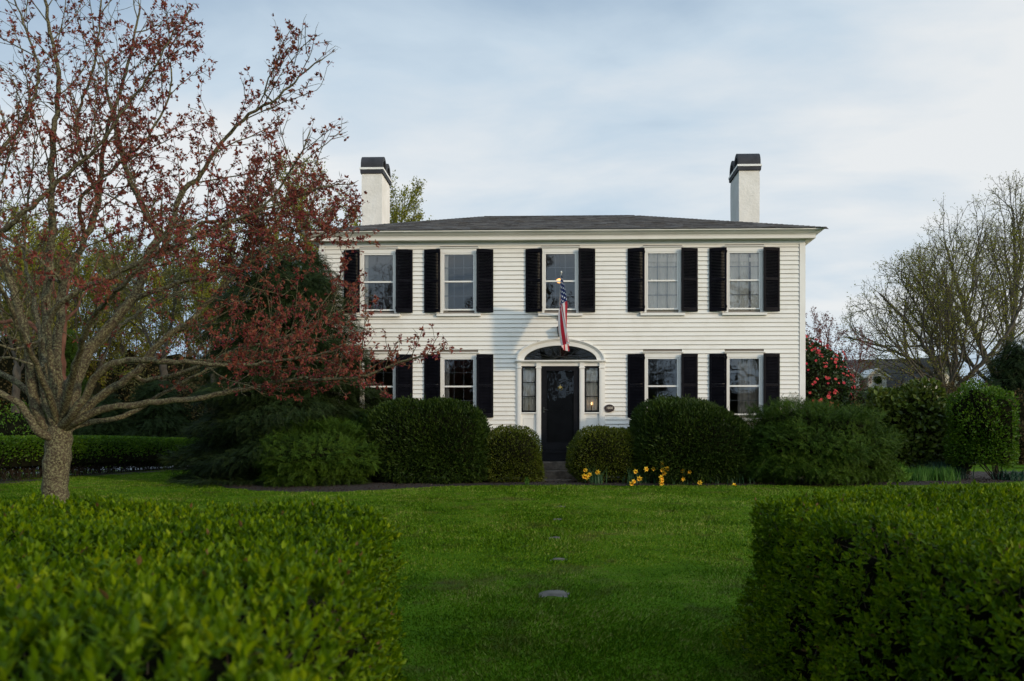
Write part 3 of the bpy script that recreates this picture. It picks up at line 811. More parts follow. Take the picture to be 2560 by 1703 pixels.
mx1 = t.nodes.new('ShaderNodeMix'); mx1.data_type = 'RGBA'; mx1.inputs['A'].default_value = (.78, .76, .74, 1); mx1.inputs['B'].default_value = (.50, .012, .03, 1); t.links.new(stripe, mx1.inputs['Factor'])
mx2 = t.nodes.new('ShaderNodeMix'); mx2.data_type = 'RGBA'; mx2.inputs['A'].default_value = (.010, .022, .115, 1); mx2.inputs['B'].default_value = (.78, .78, .78, 1); t.links.new(starm, mx2.inputs['Factor'])
mx3 = t.nodes.new('ShaderNodeMix'); mx3.data_type = 'RGBA'; t.links.new(inc, mx3.inputs['Factor']); t.links.new(mx1.outputs['Result'], mx3.inputs['A']); t.links.new(mx2.outputs['Result'], mx3.inputs['B'])
t.links.new(mx3.outputs['Result'], b.inputs['Base Color']); b.inputs['Roughness'].default_value = .7
tr = t.nodes.new('ShaderNodeBsdfTranslucent'); t.links.new(mx3.outputs['Result'], tr.inputs[0]); ms = t.nodes.new('ShaderNodeMixShader'); ms.inputs[0].default_value = .25
t.links.new(b.outputs[0], ms.inputs[1]); t.links.new(tr.outputs[0], ms.inputs[2]); t.links.new(ms.outputs[0], o.inputs[0])
nu_, nv_ = 90, 54
V = []; UV = []
for i in range(nu_ + 1):
    for j in range(nv_ + 1):
        f, h = i / nu_, j / nv_            # fly, hoist (0 at the pole tip)
        p = PTp.lerp(PB, .02 + .66 * h * (1 - .55 * min(1, f * 1.5)))
        env = min(1, f * 2.2) ** .8
        w = .08 * env * math.sin(2 * math.pi * (1.15 * h - .30 * f) + 2.55) + .03 * env * math.sin(2 * math.pi * (2.6 * h + .5 * f) + 1)
        x = p.x + w + .085 * f + .01 * math.sin(7 * f)
        y = p.y + .06 * env * math.cos(2 * math.pi * (1.15 * h) + 1.0) 
        z = p.z - 1.50 * f * (1 - .03 * h) - .10 * env * h * (1 - f) * .3
        V.append((x, y, z)); UV.append((f, h))
idx = [(i * (nv_ + 1) + j) for i in range(nu_) for j in range(nv_)]
F = [(k, k + 1, k + nv_ + 2, k + nv_ + 1) for k in idx]
me = mesh_np('flag_cloth', np.array(V), [(np.array(F), 0)], True)
uvl = me.uv_layers.new(name='UVMap'); li = np.zeros(len(me.loops), np.int32); me.loops.foreach_get('vertex_index', li)
uvl.data.foreach_set('uv', np.array(UV, np.float32)[li].ravel())
link('flag_cloth', me, m_, fl)
# ================================================================ vegetation tools
class Skel:
    """branch skeleton grown by space colonisation"""
    def __init__(s): s.P = []; s.par = []; s.minr = []
    def add(s, p, par, mr=0.0): s.P.append(np.array(p, float)); s.par.append(par); s.minr.append(mr); return len(s.P) - 1
    def limb(s, pts, par, r0, r1, step, wob=.02):
        pts = [np.array(p, float) for p in pts]
        if par >= 0: pts = [s.P[par]] + pts
        # Catmull-Rom resample
        Q = []
        for i in range(len(pts) - 1):
            p0 = pts[max(i - 1, 0)]; p1 = pts[i]; p2 = pts[i + 1]; p3 = pts[min(i + 2, len(pts) - 1)]
            n_ = max(1, int(np.linalg.norm(p2 - p1) / step))
            for k in range(n_):
                t = k / n_
                Q.append(.5 * ((2 * p1) + (-p0 + p2) * t + (2 * p0 - 5 * p1 + 4 * p2 - p3) * t * t + (-p0 + 3 * p1 - 3 * p2 + p3) * t ** 3))
        Q.append(pts[-1])
        ids = []
        for i, q in enumerate(Q):
            f = i / max(1, len(Q) - 1)
            if i == 0 and par >= 0: last = par; ids.append(par); continue
            j = RNG.normal(size=3) * wob * step * (1 if i else 0)
            last = s.add(q + j, last if i else -1, r0 + (r1 - r0) * f ** .8); ids.append(last)
        return ids
    def grow(s, A, step, infl, kill, iters=120, jit=.12, up=.0, mom=.25):
        A = np.asarray(A, float); alive = np.ones(len(A), bool)
        nd = np.full(len(A), 1e9); ni = np.zeros(len(A), int)
        newi = np.arange(len(s.P)); Pn = np.array(s.P)
        kids = {}
        for it in range(iters):
            B = Pn[newi]
            ai = np.where(alive)[0]
            if len(ai) == 0: break
            for c0 in range(0, len(ai), 4000):
                q = ai[c0:c0 + 4000]
                d = np.linalg.norm(A[q][:, None, :] - B[None], axis=2) if len(B) * len(q) < 3e7 else None
                if d is None:
                    dd = np.full(len(q), 1e9); kk = np.zeros(len(q), int)
                    for b0 in range(0, len(B), 3000):
                        e_ = np.linalg.norm(A[q][:, None, :] - B[None, b0:b0 + 3000], axis=2); k_ = e_.argmin(1); v_ = e_[np.arange(len(q)), k_]
                        u_ = v_ < dd; dd[u_] = v_[u_]; kk[u_] = k_[u_] + b0
                else:
                    kk = d.argmin(1); dd = d[np.arange(len(q)), kk]
                u_ = dd < nd[q]; nd[q[u_]] = dd[u_]; ni[q[u_]] = newi[kk[u_]]
            alive &= ~(nd < kill)
            act = np.where(alive & (nd < infl))[0]
            if len(act) == 0: break
            idx = ni[act]; dirs = nrm(A[act] - Pn[idx])
            un, inv = np.unique(idx, return_inverse=True)
            S = np.zeros((len(un), 3)); np.add.at(S, inv, dirs)
            S = nrm(S)
            par = np.array([s.par[k] for k in un]); pd = np.where((par >= 0)[:, None], nrm(Pn[un] - Pn[np.maximum(par, 0)]), 0)
            S = nrm(S + pd * mom + RNG.normal(size=S.shape) * jit + np.array([0, 0, up]))
            st0 = len(s.P); add = []
            for k, dvec in zip(un, S):
                ok = True
                for q in kids.get(k, ()):
                    if np.dot(q, dvec) > .93: ok = False; break
                if not ok:
                    # nothing new to gain from this node: let its attractors go
                    alive[act[idx == k]] = RNG.random((idx == k).sum()) > .35
                    continue
                kids.setdefault(k, []).append(dvec)
                s.add(s.P[k] + dvec * step, int(k)); add.append(s.P[-1])
            if not add: 
                newi = np.array([0]); continue
            Pn = np.concatenate([Pn, np.array(add)]); newi = np.arange(st0, len(s.P))
    def radii(s, tip=.003, ex=2.4, cap=None):
        n = len(s.P); r = np.zeros(n); acc = np.zeros(n); s.nk = np.zeros(n, int)
        for i in range(n - 1, -1, -1):
            rr = max(acc[i] ** (1 / ex) if acc[i] > 0 else tip, s.minr[i])
            if cap is not None and s.minr[i] > 0: rr = min(rr, s.minr[i] * cap)
            r[i] = rr
            if s.par[i] >= 0: acc[s.par[i]] += rr ** ex; s.nk[s.par[i]] += 1
        s.r = r; return r
    def mesh(s, name, rmin=0.0, knots=0.0, taper=.35):
        n = len(s.P); P = np.array(s.P); r = s.r
        best = {}
        for i in range(n):
            p = s.par[i]
            if p >= 0 and (p not in best or r[i] > r[best[p]]): best[p] = i
        V = []; F = []; b = 0
        heads = [i for i in range(n) if s.par[i] < 0 or best[s.par[i]] != i]
        for h in heads:
            ch = [h]
            while ch[-1] in best: ch.append(best[ch[-1]])
            if s.par[h] >= 0: ch = [s.par[h]] + ch
            if len(ch) < 2: continue
            Q = P[ch]; R = r[ch].copy()
            if s.par[h] >= 0: R[0] = min(R[0] * .8, R[1] * 1.25)
            R[-1] *= taper
            rm = R.max(); k = 12 if rm > .12 else 9 if rm > .05 else 6 if rm > .018 else 4 if rm > .007 else 3
            T = np.gradient(Q, axis=0); T = nrm(T)
            ref = np.array([0, 0, 1.0]) if abs(T[:, 2]).mean() < .8 else np.array([1.0, 0, 0])
            X = nrm(np.cross(T, ref)); Y = np.cross(T, X)
            a = np.linspace(0, 2 * math.pi, k, endpoint=False)
            rr = R[:, None, None]
            if knots and rm > .03: rr = rr * (1 + knots * RNG.normal(size=(len(ch), k, 1)))
            ring = Q[:, None, :] + rr * (np.cos(a)[None, :, None] * X[:, None, :] + np.sin(a)[None, :, None] * Y[:, None, :])
            V.append(ring.reshape(-1, 3))
            i0 = (np.arange(len(ch) - 1)[:, None] * k + np.arange(k)[None])
            i1 = (np.arange(len(ch) - 1)[:, None] * k + (np.arange(k)[None] + 1) % k)
            F.append(np.stack([i0, i1, i1 + k, i0 + k], -1).reshape(-1, 4) + b); b += len(ch) * k
        return mesh_np(name, np.concatenate(V), [(np.concatenate(F), 0)], True)

def waves(P, amp, freq, seed, n=9):
    r = np.random.default_rng(seed); o = np.zeros(P.shape[:-1])
    for _ in range(n):
        k = r.normal(size=3); k = k / np.linalg.norm(k) * freq * r.uniform(.6, 1.7); o = o + np.sin(P @ k + r.uniform(0, 6.28))
    return o * amp / math.sqrt(n / 2)

TIER = [0.0]
def bush_surface(d, rx, ry, h, ex, amp, freq, seed, low=.0):
    """point on a clipped-bush surface in direction d from its centre (centre is at low+... of its height)"""
    hz = np.where(d[..., 2] > 0, h * .62, h * .40)
    q = (np.abs(d[..., 0]) ** ex + np.abs(d[..., 1]) ** ex + np.abs(d[..., 2]) ** ex) ** (-1 / ex)
    p = d * q[..., None] * np.stack([np.full(hz.shape, rx), np.full(hz.shape, ry), hz], -1)
    s_ = 1 + waves(p, amp, freq, seed) + waves(p, amp * .5, freq * 2.6, seed + 1)
    if TIER[0]:
        ph = p[..., 2] * 11 + waves(p, 2.2, 1.6, seed + 7); s_ = s_ + TIER[0] * (np.sin(ph) + .5 * np.sin(ph * 1.7 + 2))
    return p * s_[..., None]

def bush(name, label, cat, x, y, rx, ry, h, n, tpl, size, mat, ex=2.6, amp=.05, freq=3.0, seed=1, depth=.16, out=.9, upb=.2, z0=0.0, core=.84, group=None, coremat=None, rnd=.6, extra=None, lean=None, stems=False):
    gz = float(ground(x, y)) + z0
    root = empty(name, (x, y, gz)); tag(root, label, cat, group)
    d = rand_unit(int(n * 1.6)); d = d[(d[:, 2] > -.75)][:n]
    S_ = bush_surface(d, rx, ry, h, ex, amp, freq, seed)
    S_ *= (1 - depth * RNG.random(len(S_)) ** 1.5)[:, None]
    S_ *= (1 + (RNG.random(len(S_)) < .025) * RNG.uniform(0, .09, len(S_)))[:, None]
    nn = nrm(S_ / np.array([rx, ry, h * .5]) ** 2)
    Dr = nrm(nn * out + RNG.normal(size=S_.shape) * rnd * .6 + np.array([0, 0, upb]))
    P = S_ + np.array([0, 0, h * .38]); k = P[:, 2] > .02
    if lean is not None: P[:, 0] += lean * P[:, 2]
    P, Dr, nn = P[k], Dr[k], nn[k]
    sz = size * RNG.uniform(.65, 1.25, len(P))
    V, F = scatter(tpl[0], tpl[1], P, Dr, nrm(nn + RNG.normal(size=nn.shape) * .5 + [0, 0, .4]), sz)
    link('foliage', mesh_np('foliage', V, [(F, 0)]), mat, root)
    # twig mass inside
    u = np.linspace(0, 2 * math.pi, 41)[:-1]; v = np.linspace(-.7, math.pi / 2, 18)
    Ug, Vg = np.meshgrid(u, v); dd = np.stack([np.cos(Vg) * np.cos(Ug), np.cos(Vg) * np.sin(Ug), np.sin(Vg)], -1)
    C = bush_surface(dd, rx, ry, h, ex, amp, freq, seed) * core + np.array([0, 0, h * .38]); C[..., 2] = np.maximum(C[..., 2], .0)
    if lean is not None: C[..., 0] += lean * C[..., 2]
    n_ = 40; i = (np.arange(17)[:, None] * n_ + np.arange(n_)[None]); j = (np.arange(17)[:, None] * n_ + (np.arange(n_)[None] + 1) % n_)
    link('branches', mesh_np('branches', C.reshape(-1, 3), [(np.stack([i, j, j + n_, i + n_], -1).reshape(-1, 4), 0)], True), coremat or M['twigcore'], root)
    return root

def frond(n=9, w=.26, droop=.35):
    """a feathery spray: short leaflets along a curved stalk; x side, y along, z up"""
    vs, fs = [], []
    for k in range(n):
        f = k / (n - 1); y = f * .95; z = -droop * f * f; L = w * (1 - .55 * abs(f - .3)) 
        for s in (-1, 1):
            b = len(vs)
            vs += [(0, y - .02, z), (s * L * .9, y + .14, z - .04), (s * L * .5, y + .02, z + .02)]
            fs.append((b, b + 1, b + 2))
    b = len(vs); vs += [(0, .9, -droop * .8), (.04, 1.0, -droop), (0, 1.16, -droop * 1.3)]; fs.append((b, b + 1, b + 2))
    b = len(vs); vs += [(-.012, 0, 0), (.012, 0, 0), (0, .95, -droop * .9)]; fs.append((b, b + 1, b + 2))
    return vs, fs
FROND = frond()
FROND_S = frond(6, .26, .15)

# leaf materials
M['yew'] = mat_leaf('yew_needles', [(.008, .018, .003), (.018, .036, .004), (.030, .056, .006), (.055, .085, .010)], .5, .3, .12)
M['box'] = mat_leaf('boxwood_leaf', [(.022, .034, .004), (.048, .068, .005), (.080, .100, .007), (.13, .14, .018)], .4, .4, .2)
M['juniper'] = mat_leaf('juniper_spray', [(.010, .025, .002), (.022, .050, .003), (.045, .088, .005), (.085, .140, .010)], .6, .25, .15, patch=2.2)
M['cypress'] = mat_leaf('dark_cypress', [(.005, .011, .003), (.010, .020, .004), (.018, .034, .006), (.032, .050, .009)], .6, .25, .1)
M['rhodo'] = mat_leaf('rhododendron_leaf', [(.020, .034, .005), (.042, .068, .007), (.080, .115, .014), (.16, .18, .035)], .38, .4, .15)
M['privet'] = mat_leaf('privet_leaf', [(.018, .046, .003), (.040, .096, .004), (.075, .150, .006), (.135, .21, .012)], .42, .35, .28)
M['hedge'] = mat_leaf('hedge_leaf', [(.016, .042, .001), (.052, .108, .001), (.120, .190, .001), (.24, .285, .005)], .45, .22, .28, dead=.008, patch=1.4)
M['camellia'] = mat_leaf('camellia_leaf', [(.008, .022, .007), (.018, .040, .010), (.035, .062, .014), (.075, .085, .025)], .3, .5, .1)
M['redleaf'] = mat_leaf('bronze_red_leaf', [(.095, .020, .018), (.175, .045, .030), (.24, .072, .042), (.30, .13, .06)], .5, .3, .3)
M['pinkbud'] = mat_leaf('crimson_bud', [(.16, .010, .028), (.30, .025, .06), (.42, .06, .12)], .5, .3, .2)
M['spring'] = mat_leaf('spring_leaf', [(.09, .10, .012), (.17, .18, .018), (.26, .25, .03), (.34, .31, .07)], .6, .2, .35)
M['spring_dull'] = mat_leaf('budding_leaf', [(.07, .07, .025), (.12, .115, .035), (.16, .15, .05), (.22, .20, .09)], .6, .2, .3)
M['brownleaf'] = mat_leaf('brown_leaf', [(.03, .022, .010), (.06, .040, .016), (.085, .062, .022), (.10, .09, .03)], .7, .2, .2)
M['reddish'] = mat_leaf('mauve_bud', [(.07, .030, .030), (.13, .055, .05), (.19, .09, .085)], .7, .2, .2)
def mat_bark(name, c0, c1, c2, lich=None, scale=14, thr=(.47, .57)):
    m_, t, b, o = newmat(name)
    n = noise_(t, scale, 7, .65, stretch=(1, 1, .45))
    col = ramp_(t, n, [(.3, c0), (.5, c1), (.72, c2)])
    if lich:
        l = noise_(t, scale * 2.6, 8, .72); f = ramp_(t, l, [(thr[0], (0, 0, 0)), (thr[1], (1, 1, 1))])
        l2 = ramp_(t, noise_(t, scale * 4, 3, .5), [(.35, lich[0]), (.65, lich[1])])
        mx = t.nodes.new('ShaderNodeMix'); mx.data_type = 'RGBA'; t.links.new(f, mx.inputs['Factor']); t.links.new(col, mx.inputs['A']); t.links.new(l2, mx.inputs['B']); col = mx.outputs['Result']
        bump_(t, b, l, .9, .012)
    else: bump_(t, b, noise_(t, scale * 2, 6, .65, stretch=(1, 1, .3)), .8, .02)
    t.links.new(col, b.inputs['Base Color']); b.inputs['Roughness'].default_value = .95; b.inputs['Specular IOR Level'].default_value = .15
    return m_
M['crabbark'] = mat_bark('lichened_bark', (.030, .020, .013), (.062, .046, .030), (.105, .085, .056), ((.115, .115, .060), (.24, .225, .125)), 16)
M['graybark'] = mat_bark('gray_bark', (.030, .026, .020), (.060, .052, .040), (.10, .088, .068), None, 6)
M['darkbark'] = mat_bark('dark_bark', (.014, .011, .009), (.030, .024, .018), (.055, .045, .033), None, 6)
M['redbark'] = mat_bark('red_bark', (.05, .022, .014), (.10, .045, .028), (.16, .08, .05), None, 7)

# ================================================================ shrubs along the front of the house
def at(u, Z): return PT(u, 1102, Z)[0]
Y = lambda Z: Z - 20
bush('yew_bush', 'large dark rounded yew left of the door, under the window', 'bush', at(1076, 18.3), Y(18.3), 1.34, .92, 1.74, 46000, NEEDLE, .085, M['yew'], 3.6, .05, 3.0, 21, .14, .8, .15)
bush('boxwood_bush', 'small olive-green boxwood immediately left of the stone steps', 'bush', at(1279, 18.35), Y(18.35), .64, .62, 1.19, 16000, LEAF, .042, M['box'], 4.2, .05, 4.5, 22, .2, .8, .2)
bush('boxwood_bush', 'low rounded boxwood right of the stone steps behind the first daffodils', 'bush', at(1518, 18.35), Y(18.35), .83, .70, 1.24, 20000, LEAF, .042, M['box'], 2.6, .045, 4, 23, .18, .8, .2)
bush('yew_bush', 'large dark dome-shaped yew right of the door behind the daffodils', 'bush', at(1722, 18.3), Y(18.3), 1.29, .92, 1.74, 46000, NEEDLE, .085, M['yew'], 3.2, .05, 3.0, 24, .14, .8, .15)
def juniper(label, x, y, rx, ry, h, n, size, seed, mat='juniper', ex=2.0, amp=.07, z0=0, layers=0, depth=.3):
    TIER[0] = .085
    o = bush('juniper_bush', label, 'juniper', x, y, rx, ry, h, int(n * 2.4), FROND, size * .62, M[mat], ex, amp, 3.4, seed, depth, .9, .10, z0, .80, rnd=.75)
    TIER[0] = 0; return o
juniper('broad feathery juniper mound at the right corner of the house', at(2030, 18.2), Y(18.2), 1.58, 1.2, 1.72, 6500, .26, 31, ex=2.2)
juniper('feathery green juniper spreading left of the large dark yew', at(795, 17.7), Y(17.7), 1.32, 1.05, 1.38, 4600, .25, 32, ex=2.0, amp=.10)
juniper('juniper behind the front mound, against the lower left window', at(930, 18.9), Y(18.9), .98, .62, 1.62, 2600, .24, 33, ex=2.2, amp=.08)
juniper('small dark juniper at the left end of the planting bed', at(575, 20.4), Y(20.4), .72, .62, 1.0, 1800, .22, 34, 'cypress', amp=.12)

# big conical evergreen against the left corner: tiers of drooping branches
def conifer(name, label, x, y, h, r0, n, size, mat, seed, tiers=26, z0=.0, top=.08, shape=.8):
    gz = float(ground(x, y)); root = empty(name, (x, y, gz)); tag(root, label, 'evergreen tree')
    r = np.random.default_rng(seed); P = []; D = []
    for k in range(n):
        f = r.random() ** .75; z = h * (1 - f) + 0; R = r0 * (top + (1 - top) * min(1, (f * 1.05)) ** shape)
        a = r.uniform(0, 2 * math.pi); lob = 1 + .13 * math.sin(3 * a + z * 1.7 + seed) + .16 * math.sin(z * 9 + 2 * math.sin(a * 2)) + .10 * math.sin(5 * a - z * 3)
        q = R * lob * (1 - .42 * r.random() ** 2)
        P.append((q * math.cos(a), q * math.sin(a), max(.1, z - q * .10))); D.append((math.cos(a), math.sin(a), r.uniform(-.45, .15)))
    P = np.array(P); D = np.array(D) + r.normal(size=P.shape) * .5
    V, F = scatter(FROND[0], FROND[1], P, D, np.tile([0, 0, 1.0], (n, 1)) + r.normal(size=P.shape) * .5, size * r.uniform(.5, 1.2, n))
    link('foliage', mesh_np('foliage', V, [(F, 0)]), M[mat], root)
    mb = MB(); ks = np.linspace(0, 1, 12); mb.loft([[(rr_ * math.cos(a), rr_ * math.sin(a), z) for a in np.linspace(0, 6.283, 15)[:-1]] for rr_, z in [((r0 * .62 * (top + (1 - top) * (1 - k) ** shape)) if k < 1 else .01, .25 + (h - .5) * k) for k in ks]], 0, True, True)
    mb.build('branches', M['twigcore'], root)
    return root
conifer('cypress_tree', 'tall dark evergreen standing against the left corner of the house', at(712, 18.9), Y(18.9), 5.3, 1.95, 40000, .20, 'cypress', 41, top=.28, shape=.45)

# right-hand bed
bush('rhododendron_bush', 'rhododendron with broad leaves right of the juniper mound', 'bush', at(2278, 21.5), Y(21.5), 1.14, 1.05, 2.35, 9500, LEAF_WIDE, .15, M['rhodo'], 2.4, .09, 2.6, 51, .3, .8, .1, rnd=.9)
bush('privet_bush', 'bright green vase-shaped shrub at the right end of the bed', 'bush', at(2452, 19.6), Y(19.6), .68, .66, 1.72, 14000, LEAF, .070, M['privet'], 3.3, .13, 3.0, 52, .35, .8, .3, z0=.30, rnd=.9)
mbs = MB(); r_ = random.Random(3)
bx_, by_ = at(2490, 19.5), Y(19.5)
for k in range(11):
    a = r_.uniform(-.9, .9); l = r_.uniform(.5, .9); p0 = Vector((bx_ + r_.uniform(-.08, .08), by_ + r_.uniform(-.1, .1), .76)); p1 = p0 + Vector((math.sin(a) * .35 - .08, r_.uniform(-.2, .2), l * .6)); p2 = p1 + Vector((math.sin(a) * .25 - .1, r_.uniform(-.2, .2), l * .7))
    mbs.tube(p0, p1, .014, .011, 6); mbs.tube(p1, p2, .011, .007, 6)
o = mbs.build('stems', M['graybark']); pr = [q for q in COL.objects if q.name.startswith('privet_bush')][0]; o.parent = pr; o.location = -Vector(pr.location)
cam_b = bush('camellia_bush', 'tall camellia covered in pink flowers at the right corner of the house', 'bush', at(2022, 22.6), Y(22.6), 1.12, 1.0, 3.75, 16000, LEAF_WIDE, .085, M['camellia'], 1.9, .06, 3, 53, .22, .8, .1, rnd=.8)
M['petal'] = mat_leaf('pink_petal', [(.42, .015, .04), (.62, .04, .09), (.62, .11, .08), (.62, .28, .14)], .55, .3, .3)
def blossom():
    vs, fs = [], []
    for ring, (nn_, L, tilt) in enumerate(((6, 1.0, .35), (5, .75, .7), (4, .45, 1.1))):
        for k in range(nn_):
            a = 2 * math.pi * (k + .5 * ring) / nn_; ca, sa = math.cos(a), math.sin(a); b = len(vs)
            tip = (ca * L * math.cos(tilt), L * math.sin(tilt) * .6 + .02, sa * L * math.cos(tilt)); w = .34 * L
            mid = tuple(q * .65 for q in tip)
            vs += [(0, 0, 0), (mid[0] - sa * w, mid[1], mid[2] + ca * w), tip, (mid[0] + sa * w, mid[1], mid[2] - ca * w)]; fs += [(b, b + 1, b + 2), (b, b + 2, b + 3)]
    return np.array(vs), np.array(fs)
bv, bf = blossom()
bm_ = mesh_np('blossom', bv * .055, [(bf, 0)])
bm_.materials.append(M['petal'])
dd = rand_unit(900); dd = dd[(dd[:, 1] < .15) & (dd[:, 2] > -.45)][:98]
Sx = bush_surface(dd, 1.12, 1.0, 3.75, 1.9, .06, 3, 53) * 1.06
for p, d_ in zip(Sx, dd):
    o = link('blossom', bm_, None, cam_b); o.location = (p[0], p[1], p[2] + 3.75 * .38)
    o.rotation_euler = Vector(nrm(d_ + RNG.normal(size=3) * .3)).to_track_quat('Y', 'Z').to_euler(); s_ = random.uniform(.8, 1.35); o.scale = (s_, s_, s_)

ds = rand_unit(900); ds = ds[(ds[:, 1] < .3) & (ds[:, 2] > -.5)][:320]
Sx = bush_surface(ds, 1.12, 1.0, 3.75, 1.9, .06, 3, 53) * 1.04 + np.array([0, 0, 3.75 * .38]); q_ = nrm(ds + RNG.normal(size=ds.shape) * .3)
V, F = scatter(bv * .045, bf, Sx, q_, nrm(np.cross(q_, rand_unit(len(q_)))), np.random.default_rng(8).uniform(.7, 1.2, len(q_)))
o = link('small_blossoms', mesh_np('small_blossoms', V, [(F, 0)]), M['petal'], cam_b); tag(o, kind='stuff')

# grassy clumps in the right bed
def blades_mesh(name, n, L, w, spread, lean, seed, cx=1.0):
    r = np.random.default_rng(seed); V = []; F = []; b = 0
    for k in range(n):
        p = np.array([r.normal() * spread * cx, r.normal() * spread, 0]); a = r.uniform(0, 6.28); l = L * r.uniform(.6, 1.15); ln = lean * r.uniform(.3, 1.4)
        h = np.array([math.cos(a), math.sin(a), 0]); s = np.array([-math.sin(a), math.cos(a), 0]) * w / 2
        s = s if abs(s[0]) > w * .2 else np.array([w / 2, 0, 0])
        pts = [p + h * ln * l * (t ** 2) + np.array([0, 0, l * (t - .25 * ln * t * t)]) for t in (0, .35, .7, 1)]
        wd = (1, .95, .65, .04)
        for q, wv in zip(pts, wd): V += [q - s * wv, q + s * wv]
        for q in range(3): F.append((b + 2 * q, b + 2 * q + 1, b + 2 * q + 3, b + 2 * q + 2))
        b += 8
    return mesh_np(name, np.array(V), [(np.array(F), 0)])
M['lily'] = mat_leaf('daylily_blade', [(.025, .085, .010), (.045, .13, .014), (.075, .17, .02)], .5, .3, .3)
M['iris'] = mat_leaf('blue_green_blade', [(.012, .038, .022), (.022, .060, .035), (.035, .075, .045)], .5, .3, .2)
M['lime'] = mat_leaf('yellow_green_leaf', [(.05, .13, .012), (.09, .18, .02), (.14, .24, .03)], .5, .3, .3)
M['daffleaf'] = mat_leaf('daffodil_leaf', [(.020, .055, .022), (.035, .085, .035), (.065, .13, .055)], .45, .35, .2)
for k, (u, Z) in enumerate(((2262, 18.9), (2287, 18.8), (2315, 19.2), (2340, 18.9), (2368, 18.9))):
    x, y = at(u, Z), Y(Z); o = link('daylily_clump', blades_mesh('daylily_clump', 150, .34, .013, .10, .25, 60 + k, 1.3), M['lily'], None, (x, y, float(ground(x, y)) + .02))
    tag(o, 'bright green clump of young daylily leaves, %s in the row under the rhododendron' % ['leftmost', 'second from left', 'middle one', 'fourth from left', 'rightmost'][k], 'plant', 'daylily clumps in the right bed')
for k, (u, Z) in enumerate(((2345, 20.0), (2382, 20.0))):
    x, y = at(u, Z), Y(Z); o = link('iris_clump', blades_mesh('iris_clump', 220, .48, .014, .14, .5, 70 + k, 1.2), M['iris'], None, (x, y, float(ground(x, y)) + .02))
    tag(o, 'blue-green spiky clump behind the daylilies, %s of the two' % ['left', 'right'][k], 'plant', 'blue-green clumps behind the daylilies')
x, y = at(2235, 18.4), Y(18.4); bush('lime_plant', 'small yellow-green leafy plant at the right foot of the juniper mound', 'plant', x, y, .26, .22, .40, 320, LEAF, .15, M['lime'], 2, .1, 5, 61, .5, .6, .2, rnd=1.0, core=.3)
x, y = at(2400, 20.3), Y(20.3); bush('brown_shrub', 'small brown and rust shrub between rhododendron and vase-shaped shrub', 'bush', x, y, .30, .3, .95, 900, LEAF, .07, M['brownleaf'], 2, .12, 5, 62, .6, .6, .3, rnd=1.0, core=.4)
x, y = at(2530, 19.4), Y(19.4); o = link('hellebore_clump', blades_mesh('hellebore_clump', 120, .30, .035, .16, .9, 75, 1.2), M['iris'], None, (x, y, float(ground(x, y)) + .02)); tag(o, 'dark low broad-leaved clump at the right edge of the bed', 'plant')
x, y = at(1345 - 28, 17.45), Y(17.45); o = link('bulb_shoot', blades_mesh('bulb_shoot', 14, .17, .012, .02, .2, 76), M['lily'], None, (x, y, float(ground(x, y)) + .02)); tag(o, 'single pale green bulb shoot left of the steps', 'plant')

# ---- daffodils
M['daff'] = mat_noise('daffodil_yellow', [(.3, (.80, .52, .02)), (.7, (.88, .62, .04))], 30, .6)
M['daffcup'] = mat_noise('daffodil_cup', [(.3, (.80, .38, .01)), (.7, (.88, .46, .015))], 30, .6)
def daff_mesh():
    vs, fs = [], []
    for k in range(6):
        a = 2 * math.pi * k / 6; ca, sa = math.cos(a), math.sin(a); b = len(vs)
        vs += [(0, 0, 0), (ca * .55 - sa * .26, -.02, sa * .55 + ca * .26), (ca, .04, sa), (ca * .55 + sa * .26, -.02, sa * .55 - ca * .26), (ca * .55, .03, sa * .55)]
        fs += [(b, b + 1, b + 4), (b + 1, b + 2, b + 4), (b + 2, b + 3, b + 4), (b + 3, b, b + 4)]
    p = mesh_np('petals', np.array(vs) * .042, [(np.array(fs), 0)]); p.materials.append(M['daff'])
    mb = MB(); rg = [[(R * math.cos(a) * (1 + (.12 * math.sin(a * 6) if q == 3 else 0)), -y_, R * math.sin(a) * (1 + (.12 * math.sin(a * 6) if q == 3 else 0))) for a in np.linspace(0, 6.283, 19)[:-1]] for q, (R, y_) in enumerate(((.006, 0), (.013, .006), (.015, .026), (.022, .036), (.012, .028), (.004, .006)))]
    mb.loft(rg); o = mb.build('trumpet', M['daffcup']); me = o.data; bpy.data.objects.remove(o); return p, me
pm, tm = daff_mesh()
flowers = [(135, 200), (310, 228), (190, 260), (118, 280), (152, 300), (835, 218), (985, 185), (1085, 185), (1210, 110), (1277, 175), (1215, 195), (1240, 245), (1195, 300), (1200, 345), (1197, 390), (890, 315), (808, 358), (782, 388), (1500, 210), (1590, 225), (1500, 325), (1740, 375), (2215, 410)]
clumps = [(275, 17.65, 34, .40, 'first daffodil clump right of the steps, with five flowers', [0, 1, 2, 3, 4]),
          (760, 17.65, 24, .40, 'daffodil clump at the left end of the long row, its flowers hanging low', [15, 16, 17]),
          (900, 17.75, 40, .44, 'daffodil clump left of centre in the long row, with three flowers side by side', [5, 6, 7]),
          (1190, 17.7, 50, .46, 'tallest and densest daffodil clump, in the middle of the row', [8, 9, 10, 11, 12, 13, 14]),
          (1430, 17.75, 54, .36, 'leafy daffodil clump before the dome-shaped yew, with three flowers', [18, 19, 20]),
          (1640, 17.65, 14, .34, 'thin daffodil clump with one flower bent towards the grass', [21]),
          (2190, 17.7, 18, .44, 'last daffodil clump at the right, with one drooping flower', [22]),
          (1930, 17.6, 9, .24, 'flowerless daffodil leaves between the two rightmost flowers', []),
          (2390, 17.6, 8, .22, 'small flowerless leaf tuft at the foot of the juniper mound', [])]
